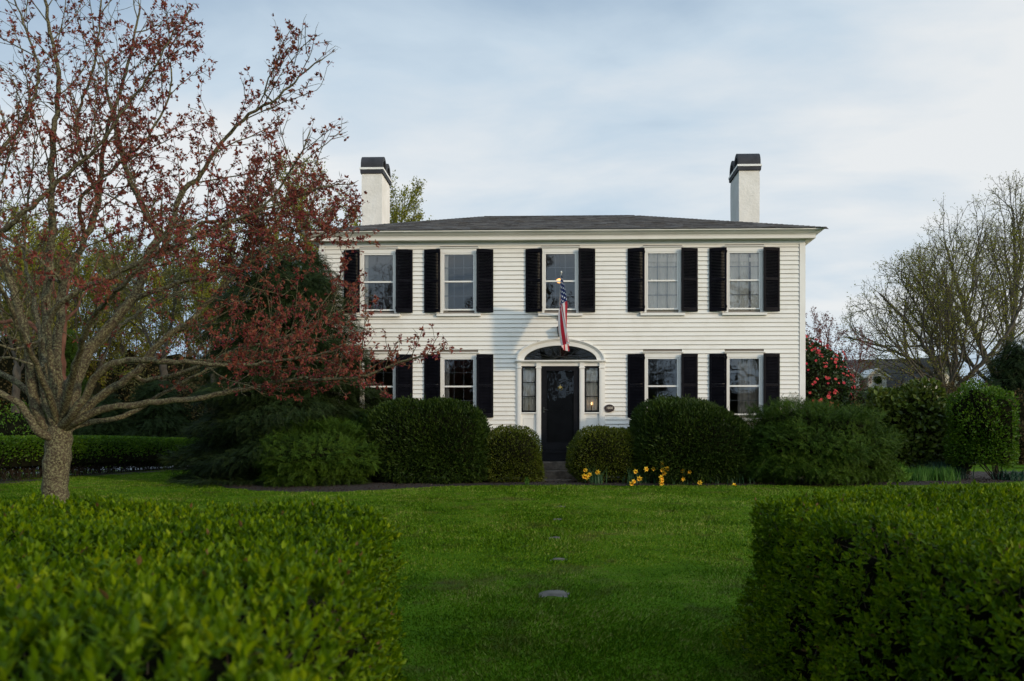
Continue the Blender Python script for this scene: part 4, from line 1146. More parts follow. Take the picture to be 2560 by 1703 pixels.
for ci, (u, Z, nb, L, lab, fls) in enumerate(clumps):
    uu = 1440 + u / 5.612; x, y = at(uu, Z), Y(Z); gz = float(ground(x, y)) + .02
    root = empty('daffodil_clump', (x, y, gz)); tag(root, lab, 'daffodils', 'daffodils along the front bed')
    link('leaves', blades_mesh('leaves', nb, L, .015, .055 if ci != 4 else .12, .45, 80 + ci, 1.6), M['daffleaf'], root)
    for k in fls:
        fu, fv = flowers[k]; zf = Z - .18 - .1 * random.random(); p = PT(1440 + fu / 5.612, 1140 + fv / 5.612, zf) - np.array([x, y, gz])
        fo = link('flower', pm, None, root, tuple(p)); s_ = random.uniform(1.3, 1.6); fo.scale = (s_, s_, s_)
        fo.rotation_euler = (random.uniform(-.1, .5), random.uniform(0, 1), random.uniform(-.5, .6))
        link('trumpet', tm, None, fo)
        mb = MB(); b0 = Vector((p[0] * .3, p[1] * .2, 0)); b1 = Vector((p[0] * .75, p[1] * .6, max(p[2] * .75, .05))); b2 = Vector(p) + Vector((0, .02, .03)); b3 = Vector(p) + Vector((0, .006, 0))
        mb.tube(b0, b1, .0045, .0045, 5); mb.tube(b1, b2, .0045, .004, 5); mb.tube(b2, b3, .004, .004, 5); mb.build('stem', M['daffleaf'], root)

# ---- stepping stones
for k, (u, v, wu, hv) in enumerate(((1383, 1490, 40, 15), (1396, 1400, 20, 6), (1389, 1346, 18, 6), (1394, 1299, 14, 3), (1402, 1267, 13, 3), (1403, 1222, 17, 3))):
    Z = 1.70 / ((v - 1102) / 2100 + .044); c_ = PT(u, v, Z); rx_ = wu * Z / 2100 * 1.12; ry_ = [.27, .15, .17, .13, .13, .14][k]
    r = np.random.default_rng(90 + k); n_ = 22; mb = MB(); rads = [1 + .10 * math.sin(2 * a + k) + .07 * math.sin(3 * a + 2 * k) + r.uniform(-.03, .03) for a in np.linspace(0, 6.283, n_ + 1)[:-1]]
    def rg(f, z): return [(rx_ * rads[i] * f * math.cos(2 * math.pi * i / n_), ry_ * rads[i] * f * math.sin(2 * math.pi * i / n_), z + .044 * ry_ * math.sin(2 * math.pi * i / n_)) for i in range(n_)]
    mb.loft([rg(1, -.04), rg(1, .012), rg(.95, .022), rg(.5, .024), rg(.02, .022)], 0, True, True)
    o = mb.build('stepping_stone', M['flagstone'], None, (c_[0], c_[1], float(ground(c_[0], c_[1])) - .022), True)
    tag(o, ['largest flagstone, nearest, pale grey in the middle of the lawn', 'second nearest flagstone, a grey sliver in the lawn', 'third flagstone from the camera, partly grown over', 'fourth flagstone from the camera, a thin grey line in the grass', 'fifth flagstone, under a dark tuft of grass', 'farthest flagstone at the edge of the bed before the steps'][k], 'flagstone', 'flagstones crossing the lawn')
    STN = globals().setdefault('STN', []); STN.append((c_[0], c_[1], rx_ * .9, ry_ * .85))

# ---- near grass blades
def grass(n_try, z0_, z1_, wmul, seed, hmul=1.0):
    r = np.random.default_rng(seed)
    Z = r.uniform(z0_ ** .85, z1_ ** .85, n_try) ** (1 / .85); u = r.uniform(-350, 2910, n_try)
    xc = (u - CX) / FPX; x = CAMX + Z * (xc - math.tan(YAW)); y = Z - 20
    k = (Z < bed_front(x) + .06)
    k &= ~((x > 1.5) & (Z < 5.4)) & ~((x < -1.0) & (Z < 4.6))
    for sx, sy, a, b in STN: k &= ((x - sx) / a) ** 2 + ((y - sy) / b) ** 2 > 1
    x, y, Z = x[k], y[k], Z[k]; m_ = len(x)
    P = np.stack([x, y, ground(x, y) - .004], -1)
    tall = 1 + .35 * waves(P, .6, 2.6, 5) + .25 * waves(P, .6, 9.0, 6)
    for sx, sy, a, b in STN:                     # taller tufts round the stones
        tall += .9 * np.exp(-(((x - sx) / (a * 1.35)) ** 2 + ((y - sy) / (b * 1.6)) ** 2 - 1) ** 2 * 3)
    H = .034 * hmul * np.clip(tall, .45, 2.4) * r.uniform(.5, 1.35, m_)
    D = np.stack([r.normal(size=m_) * .62, r.normal(size=m_) * .62, np.ones(m_)], -1)
    D[:, 0] += waves(P, .3, 1.8, 7); D[:, 1] += waves(P, .3, 1.8, 8)
    tv = [(-.5, 0, 0), (.5, 0, 0), (.42, .55, .0), (-.42, .55, 0), (0, 1, .18)]
    W = (.0045 + .0007 * Z) * wmul
    D = nrm(D); U = nrm(np.stack([r.normal(size=m_) * .7, -np.ones(m_), np.zeros(m_)], -1)); X = nrm(np.cross(D, U)); N = np.cross(X, D)
    V = np.stack([P - X * (W / 2)[:, None], P + X * (W / 2)[:, None], P + D * (H * .6)[:, None] + X * (W * .36)[:, None], P + D * (H * .6)[:, None] - X * (W * .36)[:, None], P + D * H[:, None] + N * (H * .2)[:, None]], 1).reshape(-1, 3)
    b = (np.arange(m_) * 5)[:, None]
    return V, np.concatenate([b + [[0, 1, 2]], b + [[0, 2, 3]], b + [[3, 2, 4]]])
parts = [(*grass(800000, 3.4, 26.0, 1.05, 1, .86), 0)]
V, G = join(parts)
o = link('grass', mesh_np('grass', V, G), M['blades']); tag(o, 'short uneven bright green grass of the front lawn', 'grass', kind='stuff')
# ================================================================ clipped hedges
def hedge_shoots(P, Nrm, size, seed, per=7):
    """privet shoots: a few pairs of upright oval leaves on each"""
    r = np.random.default_rng(seed); Pp = []; Dd = []; Uu = []; Ss = []
    n = len(P); ax = nrm(Nrm * .75 + np.array([0, 0, .75]) + r.normal(size=P.shape) * .30); L = size * r.uniform(.8, 1.7, n)
    t1 = nrm(np.cross(ax, r.normal(size=ax.shape))); t2 = np.cross(ax, t1)
    for k in range(per):
        f = k / (per - 1) if per > 1 else 1; a = k * 2.4 + r.uniform(-.3, .3, n)
        side = t1 * np.cos(a)[:, None] + t2 * np.sin(a)[:, None]
        Pp.append(P + ax * (L * (f - .35))[:, None]); d = nrm(side * (1.05 - .75 * f) + ax * (.55 + .6 * f)); Dd.append(d); Uu.append(ax * 1.0 - side * .3); Ss.append(size * r.uniform(.7, 1.15, n) * (1.0 - .25 * f))
    return np.concatenate(Pp), np.concatenate(Dd), np.concatenate(Uu), np.concatenate(Ss)
def near_hedge(label, rects, seed, n_top, n_side, toph, leaf=.036, flare=.10):
    """rects: outline polygon points (x, Z) counter-clockwise; toph(x,Z) absolute height of the top"""
    poly = np.array(rects, float); r = np.random.default_rng(seed)
    cx_, cz_ = poly.mean(0); root = empty('hedge', (cx_, cz_ - 20, float(ground(cx_, cz_ - 20)))); org = np.array([cx_, cz_ - 20, float(ground(cx_, cz_ - 20))]); tag(root, label, 'hedge')
    def inside(x, z):
        c = np.zeros(len(x), bool); n_ = len(poly)
        for i in range(n_):
            x1, z1 = poly[i]; x2, z2 = poly[(i + 1) % n_]
            c ^= ((z1 > z) != (z2 > z)) & (x < (x2 - x1) * (z - z1) / (z2 - z1 + 1e-12) + x1)
        return c
    lo, hi = poly.min(0), poly.max(0)
    x = r.uniform(lo[0], hi[0], n_top * 3); z = r.uniform(lo[1], hi[1], n_top * 3); k = inside(x, z); x, z = x[k][:n_top], z[k][:n_top]
    top = np.stack([x, z - 20, toph(x, z)], -1)
    top[:, 2] += waves(top, .022, 5, seed) + waves(top, .012, 17, seed + 1) - .07 * r.random(len(x)) ** 1.6 + (r.random(len(x)) > .985) * .05
    # distance to the outline rounds the shoulders
    dm = np.full(len(x), 9.0)
    edges = [(poly[i], poly[(i + 1) % len(poly)]) for i in range(len(poly))]
    for a, b in edges:
        ab = b - a; t_ = np.clip(((x - a[0]) * ab[0] + (z - a[1]) * ab[1]) / (ab @ ab), 0, 1); dm = np.minimum(dm, np.hypot(x - a[0] - t_ * ab[0], z - a[1] - t_ * ab[1]))
    top[:, 2] -= .10 * np.clip(1 - dm / .16, 0, 1) ** 2
    Nt = np.tile([0, 0, 1.0], (len(x), 1))
    Ls = np.array([np.linalg.norm(b - a) for a, b in edges]); e_ = r.choice(len(edges), n_side, p=Ls / Ls.sum()); t_ = r.random(n_side)
    A = np.array([a for a, b in edges])[e_]; Bq = np.array([b for a, b in edges])[e_]; q = A + (Bq - A) * t_[:, None]
    nd = nrm(np.stack([(Bq - A)[:, 1], -(Bq - A)[:, 0]], -1)); th = toph(q[:, 0], q[:, 1]); g0 = ground(q[:, 0], q[:, 1] - 20)
    f = r.random(n_side); zz_ = g0 + .05 + (th - g0 - .09) * f
    off = flare * (1 - f) ** 1.3 - .05 * np.clip((f - .85) / .15, 0, 1)
    S3 = np.stack([q[:, 0], q[:, 1] - 20, zz_], -1); off = off + waves(S3, .035, 5, seed + 2) + waves(S3, .02, 15, seed + 3) - .08 * r.random(n_side) ** 1.5
    S3[:, 0] += nd[:, 0] * off; S3[:, 1] += nd[:, 1] * off; Ns = np.stack([nd[:, 0], nd[:, 1], np.full(n_side, .1)], -1)
    P = np.concatenate([top, S3]); Nn = np.concatenate([Nt, Ns])
    dist = np.hypot(P[:, 0] - CAMX, P[:, 1] - CAMY)
    p_, d_, u_, s_ = hedge_shoots(P, Nn, leaf, seed + 5, 7)
    V, F = scatter(OVAL[0], OVAL[1], p_ - org, d_, u_, s_)
    link('foliage', mesh_np('foliage', V, [(F, 0)]), M['hedge'], root)
    # woody twigs showing between the leaves
    nt_ = len(P) // 12; ii = r.integers(0, len(P), nt_); b0 = P[ii] - Nn[ii] * .12 - org; dr = nrm(Nn[ii] * .6 + np.array([0, 0, .5]) + r.normal(size=(nt_, 3)) * .45)
    tv = [(-.022, 0, -.012), (.022, 0, -.012), (0, 0, .02), (-.012, 1, -.008), (.012, 1, -.008), (0, 1, .012)]; tf = [(0, 1, 4), (0, 4, 3), (1, 2, 5), (1, 5, 4), (2, 0, 3), (2, 3, 5)]
    V, F = scatter(tv, tf, b0, dr, rand_unit(nt_), r.uniform(.05, .12, nt_)); link('twigs', mesh_np('twigs', V, [(F, 0)]), M['hedgetwig'], root)
    # inner mass
    mb = MB(); c0 = poly.mean(0); n_ = len(poly)
    def rg(ins, top_=False, dz=0.0):
        o_ = []
        for p in poly:
            v = c0 - p; L = np.linalg.norm(v); qv = p + v / L * ins; o_.append((qv[0] - org[0], qv[1] - 20 - org[1], (float(toph(qv[0], qv[1])) - dz if top_ else float(ground(qv[0], qv[1] - 20)) + dz) - org[2]))
        return o_
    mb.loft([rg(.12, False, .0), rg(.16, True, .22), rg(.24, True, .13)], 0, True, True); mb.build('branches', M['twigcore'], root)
    return root
M['hedgetwig'] = mat_noise('privet_twig', [(.3, (.045, .028, .018)), (.7, (.12, .085, .055))], 20, .8)
near_hedge('near bright green privet hedge at the lower left, seen over its top', [(-7.5, 1.15), (-.56, 1.15), (-.70, 2.2), (-.92, 3.6), (-1.10, 4.85), (-1.30, 5.0), (-7.5, 5.05)], 101, 16500, 7000,
           lambda x, z: 1.30 + 0 * np.asarray(x), .043)
near_hedge('near dark privet hedge filling the lower right corner', [(1.18, 5.75), (1.25, 4.4), (1.40, 2.9), (1.56, 1.3), (6.6, 1.3), (6.6, 6.3), (3.5, 6.1), (1.38, 5.88)], 102, 12500, 15000,
           lambda x, z: 1.305 + .04 * np.clip(np.asarray(x) - 1.5, 0, 5), .040, .17)
# low clipped hedge along the drive, leafy above and bare below
def drive_hedge():
    r = np.random.default_rng(7); org = np.array([-12.7, 1.0, .77]); root = empty('hedge', tuple(org)); tag(root, 'low clipped hedge with bare twiggy base behind the red-leaved tree', 'hedge')
    n = 52000; Z0_, Z1_ = 9.0, 29.6; y = r.uniform(Z0_, Z1_, n) - 20; face = r.random(n)
    top_ = 1.78 + .02 * np.sin(y * .6)
    w = .62; x = np.where(face < .45, w, r.uniform(-w, w, n)); x = np.where(face > .92, -w, x)
    gz = ground(-12.5, y); onside = (face < .45) | (face > .92)
    f = r.random(n) ** .62; zz_ = np.where(onside, gz + .12 + (top_ - gz - .12) * f, top_ - .05 * r.random(n))
    keep = ~(onside & (r.random(n) > np.clip((f - .30) * 2.0, .07, 1))); 
    endc = np.clip((29.6 - 20 - y) / .5, 0, 1); x = x * (1 - .35 * (1 - endc) ** 2)
    xw = -12.75 + x + .05 * np.sin(y * 2.2) + r.normal(size=n) * .03 - np.where(onside, .12 * (1 - f) * np.sign(x), 0)
    rnd_ = np.where(~onside, np.clip((np.abs(x) - w + .15) / .15, 0, 1) ** 2 * .08, 0)
    P = np.stack([xw, y, zz_ - rnd_], -1)[keep]; N_ = np.stack([np.where(onside, np.sign(x), 0), 0 * x, np.where(onside, .3, 1)], -1)[keep]
    V, F = scatter(LEAF[0], LEAF[1], P - org, nrm(N_ + r.normal(size=P.shape) * .5 + [0, 0, .3]), N_ + r.normal(size=P.shape) * .4, r.uniform(.035, .075, len(P)))
    link('foliage', mesh_np('foliage', V, [(F, 0)]), M['privet'], root)
    m2 = 9000; yy = r.uniform(Z0_, Z1_, m2) - 20; b0 = np.stack([-12.75 + r.uniform(-.35, .35, m2), yy, ground(-12.5, yy)], -1) - org
    d = nrm(np.stack([r.normal(size=m2) * .35, r.normal(size=m2) * .35, np.ones(m2)], -1)); st_ = r.uniform(0, .45, m2); b0[:, 2] += st_ * .9
    tv = [(-.012, 0, -.007), (.012, 0, -.007), (0, 0, .014), (-.004, 1, -.003), (.004, 1, -.003), (0, 1, .006)]; tf = [(0, 1, 4), (0, 4, 3), (1, 2, 5), (1, 5, 4), (2, 0, 3), (2, 3, 5)]
    V, F = scatter(tv, tf, b0, d, rand_unit(m2), r.uniform(.3, .62, m2)); link('twigs', mesh_np('twigs', V, [(F, 0)]), M['darkbark'], root)
    mb = MB(); mb.box(-.42, .42, 9 - 21.0, 28.9 - 21.0, .34, .88); mb.build('branches', M['twigcore'], root)
drive_hedge()
bx2 = np.linspace(-13.6, -11.75, 8)
o = grid_sheet('mulch_strip', bx2, np.arange(-12, 10.2, .4), lambda X, Y_: ground(X, Y_) + .012 - .03 * (np.abs(X + 12.7) > .88), M['mulch']); tag(o, kind='structure')

def rot_about(d, a, az):
    d = d / np.linalg.norm(d); t = np.cross(d, [0.13, 0.27, 0.95]); t /= max(np.linalg.norm(t), 1e-6); b = np.cross(d, t)
    return d * math.cos(a) + (t * math.cos(az) + b * math.sin(az)) * math.sin(a)
def ramify(s, i0, d, L, lev, SP, r, inside, r0=0.0, first=.25):
    """SP[lev] = (step, spacing of side branches, angle lo, hi, pull upwards, wobble, length ratio of the children)"""
    step, gap, a0, a1, up, wob, ratio = SP[lev]
    n = max(2, int(L / step)); c = i0; trav = gap * r.uniform(.3, 1); az = r.uniform(0, 6.28); d = d / np.linalg.norm(d); miss = 0
    for k in range(n):
        d = d + r.normal(size=3) * wob + np.array([0, 0, up]); d /= np.linalg.norm(d)
        q = s.P[c] + d * step
        if not inside(q):
            miss += 1
            if miss > 1: break
        c = s.add(q, c, r0 * (1 - k / n) if r0 else 0.0); trav += step
        if lev + 1 < len(SP) and k / n >= first and trav >= gap:
            trav = r.uniform(-.3, .2) * gap; az += 2.4 + r.uniform(-.6, .6)
            ramify(s, c, rot_about(d, math.radians(r.uniform(a0, a1)), az), L * ratio * (1 - .55 * k / n) * r.uniform(.7, 1.25), lev + 1, SP, r, inside, 0.0, .12)
    return c
def limb_children(s, ids, SP, r, inside, f0, gap, Lc, a0=30, a1=65, upb=.35):
    trav = 0; az = r.uniform(0, 6.28); n = len(ids)
    for k in range(1, n):
        trav += np.linalg.norm(s.P[ids[k]] - s.P[ids[k - 1]])
        if k / n < f0 or trav < gap: continue
        trav = r.uniform(-.3, .3) * gap; az += 2.4 + r.uniform(-.7, .7)
        t = s.P[ids[k]] - s.P[ids[k - 1]]; t /= max(np.linalg.norm(t), 1e-6)
        d = rot_about(t, math.radians(r.uniform(a0, a1)), az) + np.array([0, 0, upb])
        ramify(s, ids[k], d, Lc * r.uniform(.55, 1.25) * (1 - .25 * k / n), 0, SP, r, inside, 0, .12)
    t = s.P[ids[-1]] - s.P[ids[-2]]
    ramify(s, ids[-1], t + np.array([0, 0, .02]), Lc * .45, 0, SP, r, inside, 0, .1)

# ================================================================ the red-leaved tree
def red_tree():
    s = Skel(); r = np.random.default_rng(77); STEP = .085
    Zt = 9.8; base = PT(138, 1102, Zt); g0 = float(ground(base[0], base[1]))
    org = np.array([base[0], base[1], g0])
    def Lb(pts, par, r0, r1, Z0_, Z1_, wob=.10):
        n_ = len(pts); return s.limb([PT(u, v, Z0_ + (Z1_ - Z0_) * (i + 1) / n_) for i, (u, v) in enumerate(pts)], par, r0 * .86, r1, STEP, wob)
    tr = s.limb([org + [0, 0, -.1], org + [0, 0, .5], PT(138, 1200, Zt), PT(146, 1120, Zt), PT(150, 1075, Zt)], -1, .152, .14, STEP, .05)
    for k in range(3): s.minr[tr[k]] = .168 - .005 * k
    T = tr[-1]; T2 = tr[-2]; T3 = tr[-3]
    l1 = Lb([(200, 1052), (254, 1024), (357, 1011), (491, 997), (580, 979), (670, 962), (760, 946), (804, 948), (915, 940), (1000, 905), (1060, 890)], T, .060, .010, 9.7, 9.2)
    l2 = Lb([(205, 1060), (260, 1052), (312, 1040), (366, 1012), (446, 962), (520, 925), (600, 900)], T2, .050, .009, 9.9, 10.6)
    l3 = Lb([(185, 1030), (212, 990), (226, 962), (250, 930), (285, 908), (335, 899), (402, 904), (490, 908), (576, 915), (680, 905), (759, 893), (830, 880)], T, .068, .009, 9.6, 9.0)
    l4 = Lb([(190, 1050), (237, 1002), (285, 968), (345, 925), (380, 877), (446, 823), (504, 774), (558, 716), (625, 655), (690, 610), (760, 560)], T, .070, .009, 9.9, 10.0)
    l4b = Lb([(350, 952), (430, 940), (520, 905), (600, 870), (690, 850), (800, 800), (880, 770)], l4[int(len(l4) * .28)], .040, .008, 10.0, 10.4)
    l5 = Lb([(170, 1046), (188, 957), (208, 900), (241, 852), (304, 780), (348, 716), (370, 640), (393, 590), (357, 520), (330, 455), (308, 400), (290, 330), (270, 240), (262, 150)], T, .105, .012, 9.9, 10.3)
    l5b = Lb([(400, 640), (429, 558), (446, 491), (504, 437), (531, 388), (576, 330), (625, 286), (696, 241), (750, 192), (800, 150)], l5[int(len(l5) * .52)], .050, .007, 10.1, 9.6)
    l5c = Lb([(660, 230), (690, 160), (712, 100), (728, 75)], l5b[int(len(l5b) * .75)], .014, .005, 9.8, 9.8)
    l5d = Lb([(470, 700), (540, 690), (640, 650), (740, 610), (820, 590), (900, 540)], l5[int(len(l5) * .38)], .040, .007, 10.0, 10.8)
    l6 = Lb([(122, 860), (122, 800), (150, 760), (188, 729), (250, 703), (312, 676), (370, 645), (446, 612), (558, 562), (670, 504), (741, 402), (772, 339)], T3, .060, .007, 9.5, 8.9)
    l6b = Lb([(500, 560), (600, 545), (720, 500), (800, 470), (880, 460)], l6[int(len(l6) * .66)], .025, .006, 9.2, 9.4)
    l7 = Lb([(132, 1050), (112, 957), (114, 823), (120, 712), (129, 580), (129, 402), (143, 268), (147, 179), (125, 80), (112, -20), (105, -120)], T, .085, .012, 9.7, 9.9)
    l7b = Lb([(150, 1000), (140, 900), (150, 800), (165, 700), (230, 560), (250, 460), (262, 350), (300, 230), (330, 120), (350, 20)], T, .080, .011, 9.9, 10.8)
    l7c = Lb([(190, 330), (230, 180), (250, 60), (255, -60)], l7b[int(len(l7b) * .55)], .030, .008, 10.4, 10.6)
    l7d = Lb([(200, 500), (290, 420), (380, 330), (430, 200), (420, 130), (480, 60)], l7b[int(len(l7b) * .45)], .032, .006, 10.3, 10.0)
    l8 = Lb([(112, 1069), (80, 980), (76, 890), (54, 800), (9, 645), (-40, 500), (-70, 350), (-60, 200)], T, .085, .012, 9.8, 9.5)
    l8b = Lb([(30, 560), (156, 446), (254, 357), (330, 250), (400, 150), (440, 60)], l8[int(len(l8) * .55)], .036, .007, 9.5, 8.8)
    l8c = Lb([(-10, 400), (60, 300), (100, 180), (60, 60), (20, -40)], l8[int(len(l8) * .62)], .032, .007, 9.5, 9.2)
    l9 = Lb([(103, 1082), (54, 1015), (0, 984), (-80, 950), (-200, 900), (-320, 850)], T2, .065, .011, 9.7, 9.3)
    l10 = Lb([(100, 1010), (45, 957), (0, 930), (-100, 870), (-200, 780), (-280, 650)], l8[4], .060, .010, 10.0, 10.5)
    l11 = Lb([(103, 921), (45, 899), (0, 895), (-80, 880), (-160, 850)], l7[int(len(l7) * .16)], .030, .007, 9.5, 9.0)
    l12 = Lb([(60, 868), (0, 862), (-90, 820)], l7[int(len(l7) * .2)], .026, .007, 9.6, 9.1)
    l13 = Lb([(150, 700), (60, 620), (-40, 560), (-150, 480), (-220, 350)], l7[int(len(l7) * .33)], .030, .007, 9.6, 8.6)
    l14 = s.limb([PT(180, 950, 9.3), PT(230, 800, 8.6), PT(330, 690, 8.0), PT(430, 560, 7.7)], T, .055, .008, STEP, .1)
    l15 = s.limb([PT(110, 960, 9.3), PT(40, 800, 8.6), PT(-20, 640, 8.1), PT(10, 430, 7.9)], T, .050, .008, STEP, .1)
    l16 = s.limb([PT(170, 960, 10.3), PT(260, 850, 11.2), PT(380, 760, 11.9), PT(520, 700, 12.3)], T, .055, .008, STEP, .1)
    l17 = s.limb([PT(130, 960, 10.4), PT(90, 780, 11.3), PT(60, 600, 11.8), PT(90, 350, 11.8)], T, .055, .008, STEP, .1)
    out = np.array([(-700, -700), (330, -700), (350, -30), (372, 20), (470, 5), (500, 110), (560, 190), (590, 150), (700, 60), (750, 55), (840, 120), (830, 190), (730, 270), (720, 350), (770, 320), (880, 300), (850, 360), (780, 430), (868, 450), (895, 500), (890, 560), (960, 610), (900, 690), (955, 800), (1090, 830), (1120, 880), (1060, 960), (1000, 985), (700, 1000), (560, 975), (300, 1000), (-700, 1020)], float)
    cs_, sn_ = math.cos(YAW), math.sin(YAW)
    def project(q):
        dx, dy = q[0] - CAMX, q[1] - CAMY; dep = -dx * sn_ + dy * cs_
        return CX + FPX * (dx * cs_ + dy * sn_) / dep, CY - FPX * (q[2] - CAMZ) / dep
    def inside(q):
        u, v = project(q); c = False; n_ = len(out); j = n_ - 1
        for i in range(n_):
            if (out[i][1] > v) != (out[j][1] > v) and u < (out[j][0] - out[i][0]) * (v - out[i][1]) / (out[j][1] - out[i][1]) + out[i][0]: c = not c
            j = i
        return c and q[2] > g0 + 1.3
    SPR = [(.085, .12, 25, 60, .024, .065, .45), (.075, .11, 25, 60, .04, .09, .48), (.06, 9, 0, 0, .05, .10, .4)]
    H = globals()['HERE'] = {}
    for ids, f0, gap, Lc in ((l1, .42, .17, .95), (l2, .45, .22, .9), (l3, .42, .19, 1.0), (l4, .38, .17, 1.15), (l4b, .30, .17, 1.0), (l5, .50, .20, 1.15), (l5b, .18, .18, 1.05), (l5c, .1, .2, .4), (l5d, .25, .16, 1.1),
                             (l6, .42, .18, 1.05), (l6b, .2, .18, .9), (l7, .38, .21, 1.2), (l7b, .38, .20, 1.15), (l7c, .1, .2, .9), (l7d, .15, .18, 1.0), (l8, .35, .22, 1.15), (l8b, .1, .18, 1.0), (l8c, .1, .2, .9),
                             (l9, .35, .26, .9), (l10, .35, .25, 1.0), (l11, .5, .25, .7), (l12, .5, .25, .6), (l13, .25, .22, 1.0), (l14, .4, .22, 1.1), (l15, .4, .22, 1.1), (l16, .35, .20, 1.1), (l17, .35, .22, 1.1)):
        limb_children(s, ids, SPR, r, inside, f0, gap * (.42 if ids in (l3, l4, l4b, l5d, l2, l6, l6b, l16, l1) else .66), Lc * 1.1)
    s.radii(.0030, 2.75, 1.0)
    root = empty('crabapple_tree', tuple(org)); tag(root, 'spreading tree with bronze-red spring leaves and lichen-covered trunk, at the left', 'tree')
    for q in range(len(s.P)): s.P[q] = s.P[q] - org
    link('trunk', s.mesh('trunk', knots=.05), M['crabbark'], root)
    P = np.array(s.P); R = s.r
    ok = np.where((R < .0075) & (np.array(s.par) >= 0))[0]
    par = np.array(s.par)[ok]; seg = P[par] - P[ok]
    cl, cd = [], []
    for rep in range(2):
        k = r.random(len(ok)) < np.clip((.54 if rep == 0 else .30) * (.35 + .9 * (waves(P[ok] + org, .9, 2.2, 9) > -.25)), 0, 1) * np.where((P[ok][:, 2] < 3.0) & (P[ok][:, 0] < 1.2), .3, 1) * np.where(P[ok][:, 0] < .6, .56, 1); f = r.random(k.sum())
        cl.append(P[ok[k]] + seg[k] * f[:, None]); cd.append(nrm(-seg[k] * .5 + rand_unit(k.sum()) * .8 + [0, 0, .25]))
    cl, cd = np.concatenate(cl), np.concatenate(cd); cl = cl + cd * .018
    Pp, Dd, Uu, Ss = [], [], [], []
    for k in range(6):
        m_ = r.random(len(cl)) < (1 if k < 4 else .55)
        Pp.append(cl[m_]); Dd.append(nrm(cd[m_] * .7 + rand_unit(m_.sum()) * .85)); Uu.append(rand_unit(m_.sum())); Ss.append(r.uniform(.026, .054, m_.sum()))
    V, F = scatter(LEAF[0], LEAF[1], np.concatenate(Pp), np.concatenate(Dd), np.concatenate(Uu), np.concatenate(Ss))
    link('crown', mesh_np('crown', V, [(F, 0)]), M['redleaf'], root)
    m_ = r.random(len(cl)) < .75; q = np.repeat(cl[m_], 2, 0); n_ = len(q); dn = nrm(rand_unit(n_) * .7 + [0, 0, -.7]); st_ = r.uniform(.012, .035, n_)[:, None]
    V, F = scatter(BUD[0], BUD[1], q + dn * st_, dn, rand_unit(n_), r.uniform(.014, .022, n_))
    link('buds', mesh_np('buds', V, [(F, 0)]), M['pinkbud'], root)
    print('red tree nodes', len(s.P), 'clusters', len(cl))
red_tree()

# ================================================================ other trees
def crown_tree(name, label, cat, x, y, seed, seeds, ells, SP, step, infl, kill, bark, leafmat=None, leaf_n=0, leaf_s=.1, tip=.008, ex=2.3, group=None, jit=.14, up=.04, rleaf=.02, z=None, tpl=LEAF, knots=.03, mom=.35, proto=False):
    """seeds: list of (points rel. to the base, parent index of limb or -1, fraction, r0, r1); ells: (cx,cy,cz,rx,ry,rz,weight)"""
    gz = float(ground(x, y)) if z is None else z
    root = empty(name, (x, y, gz)); tag(root, label, cat, group)
    global RNG; RNG = np.random.default_rng(seed); r = np.random.default_rng(seed + 500)
    s = Skel(); ids = []
    for pts, pl, fr, r0, r1 in seeds:
        par = -1 if pl < 0 else ids[pl][min(int(fr * len(ids[pl])), len(ids[pl]) - 1)]
        ids.append(s.limb(pts, par, r0, r1, step, .10))
    E_ = np.array([e_[:6] for e_ in ells], float)
    def inside(q): return bool((((q - E_[:, :3]) / E_[:, 3:]) ** 2).sum(1).min() < 1 + r.uniform(-.06, .06))
    SPc, gap0, L0, f00 = SP[:4]; aa, ab, ub = SP[4] if len(SP) > 4 else (25, 50, .25)
    for ids_ in ids: limb_children(s, ids_, SPc, r, inside, f00 if ids_ is not ids[0] else .8, gap0, L0, aa, ab, ub)
    s.radii(tip, ex, 1.15)
    link('trunk', s.mesh('trunk', knots=knots), bark, root)
    if leaf_n:
        P = np.array(s.P); ok = np.where(s.r < rleaf)[0]; k = r.choice(ok, leaf_n); q = P[k] + r.normal(size=(leaf_n, 3)) * step * .35
        V, F = scatter(tpl[0], tpl[1], q, rand_unit(leaf_n) + [0, 0, .2], rand_unit(leaf_n), leaf_s * r.uniform(.6, 1.3, leaf_n))
        link('crown', mesh_np('crown', V, [(F, 0)]), leafmat, root)
    print(name, len(s.P)); return root
def place(src, u, Z, label, scale=1.0, rz=0.0, group=None, leaf=None, xy=None):
    o = copy_tree(src); x, y = (at(u, Z), Y(Z)) if xy is None else xy
    o.location = (x, y, float(ground(x, y)) - .05); o.rotation_euler = (0, 0, rz); o.scale = (scale, scale, scale * random.uniform(.94, 1.06)); o['label'] = label
    if group: o['group'] = group
    return o
M['palebark'] = mat_bark('pale_bark', (.05, .042, .032), (.085, .073, .056), (.13, .115, .09), None, 6)
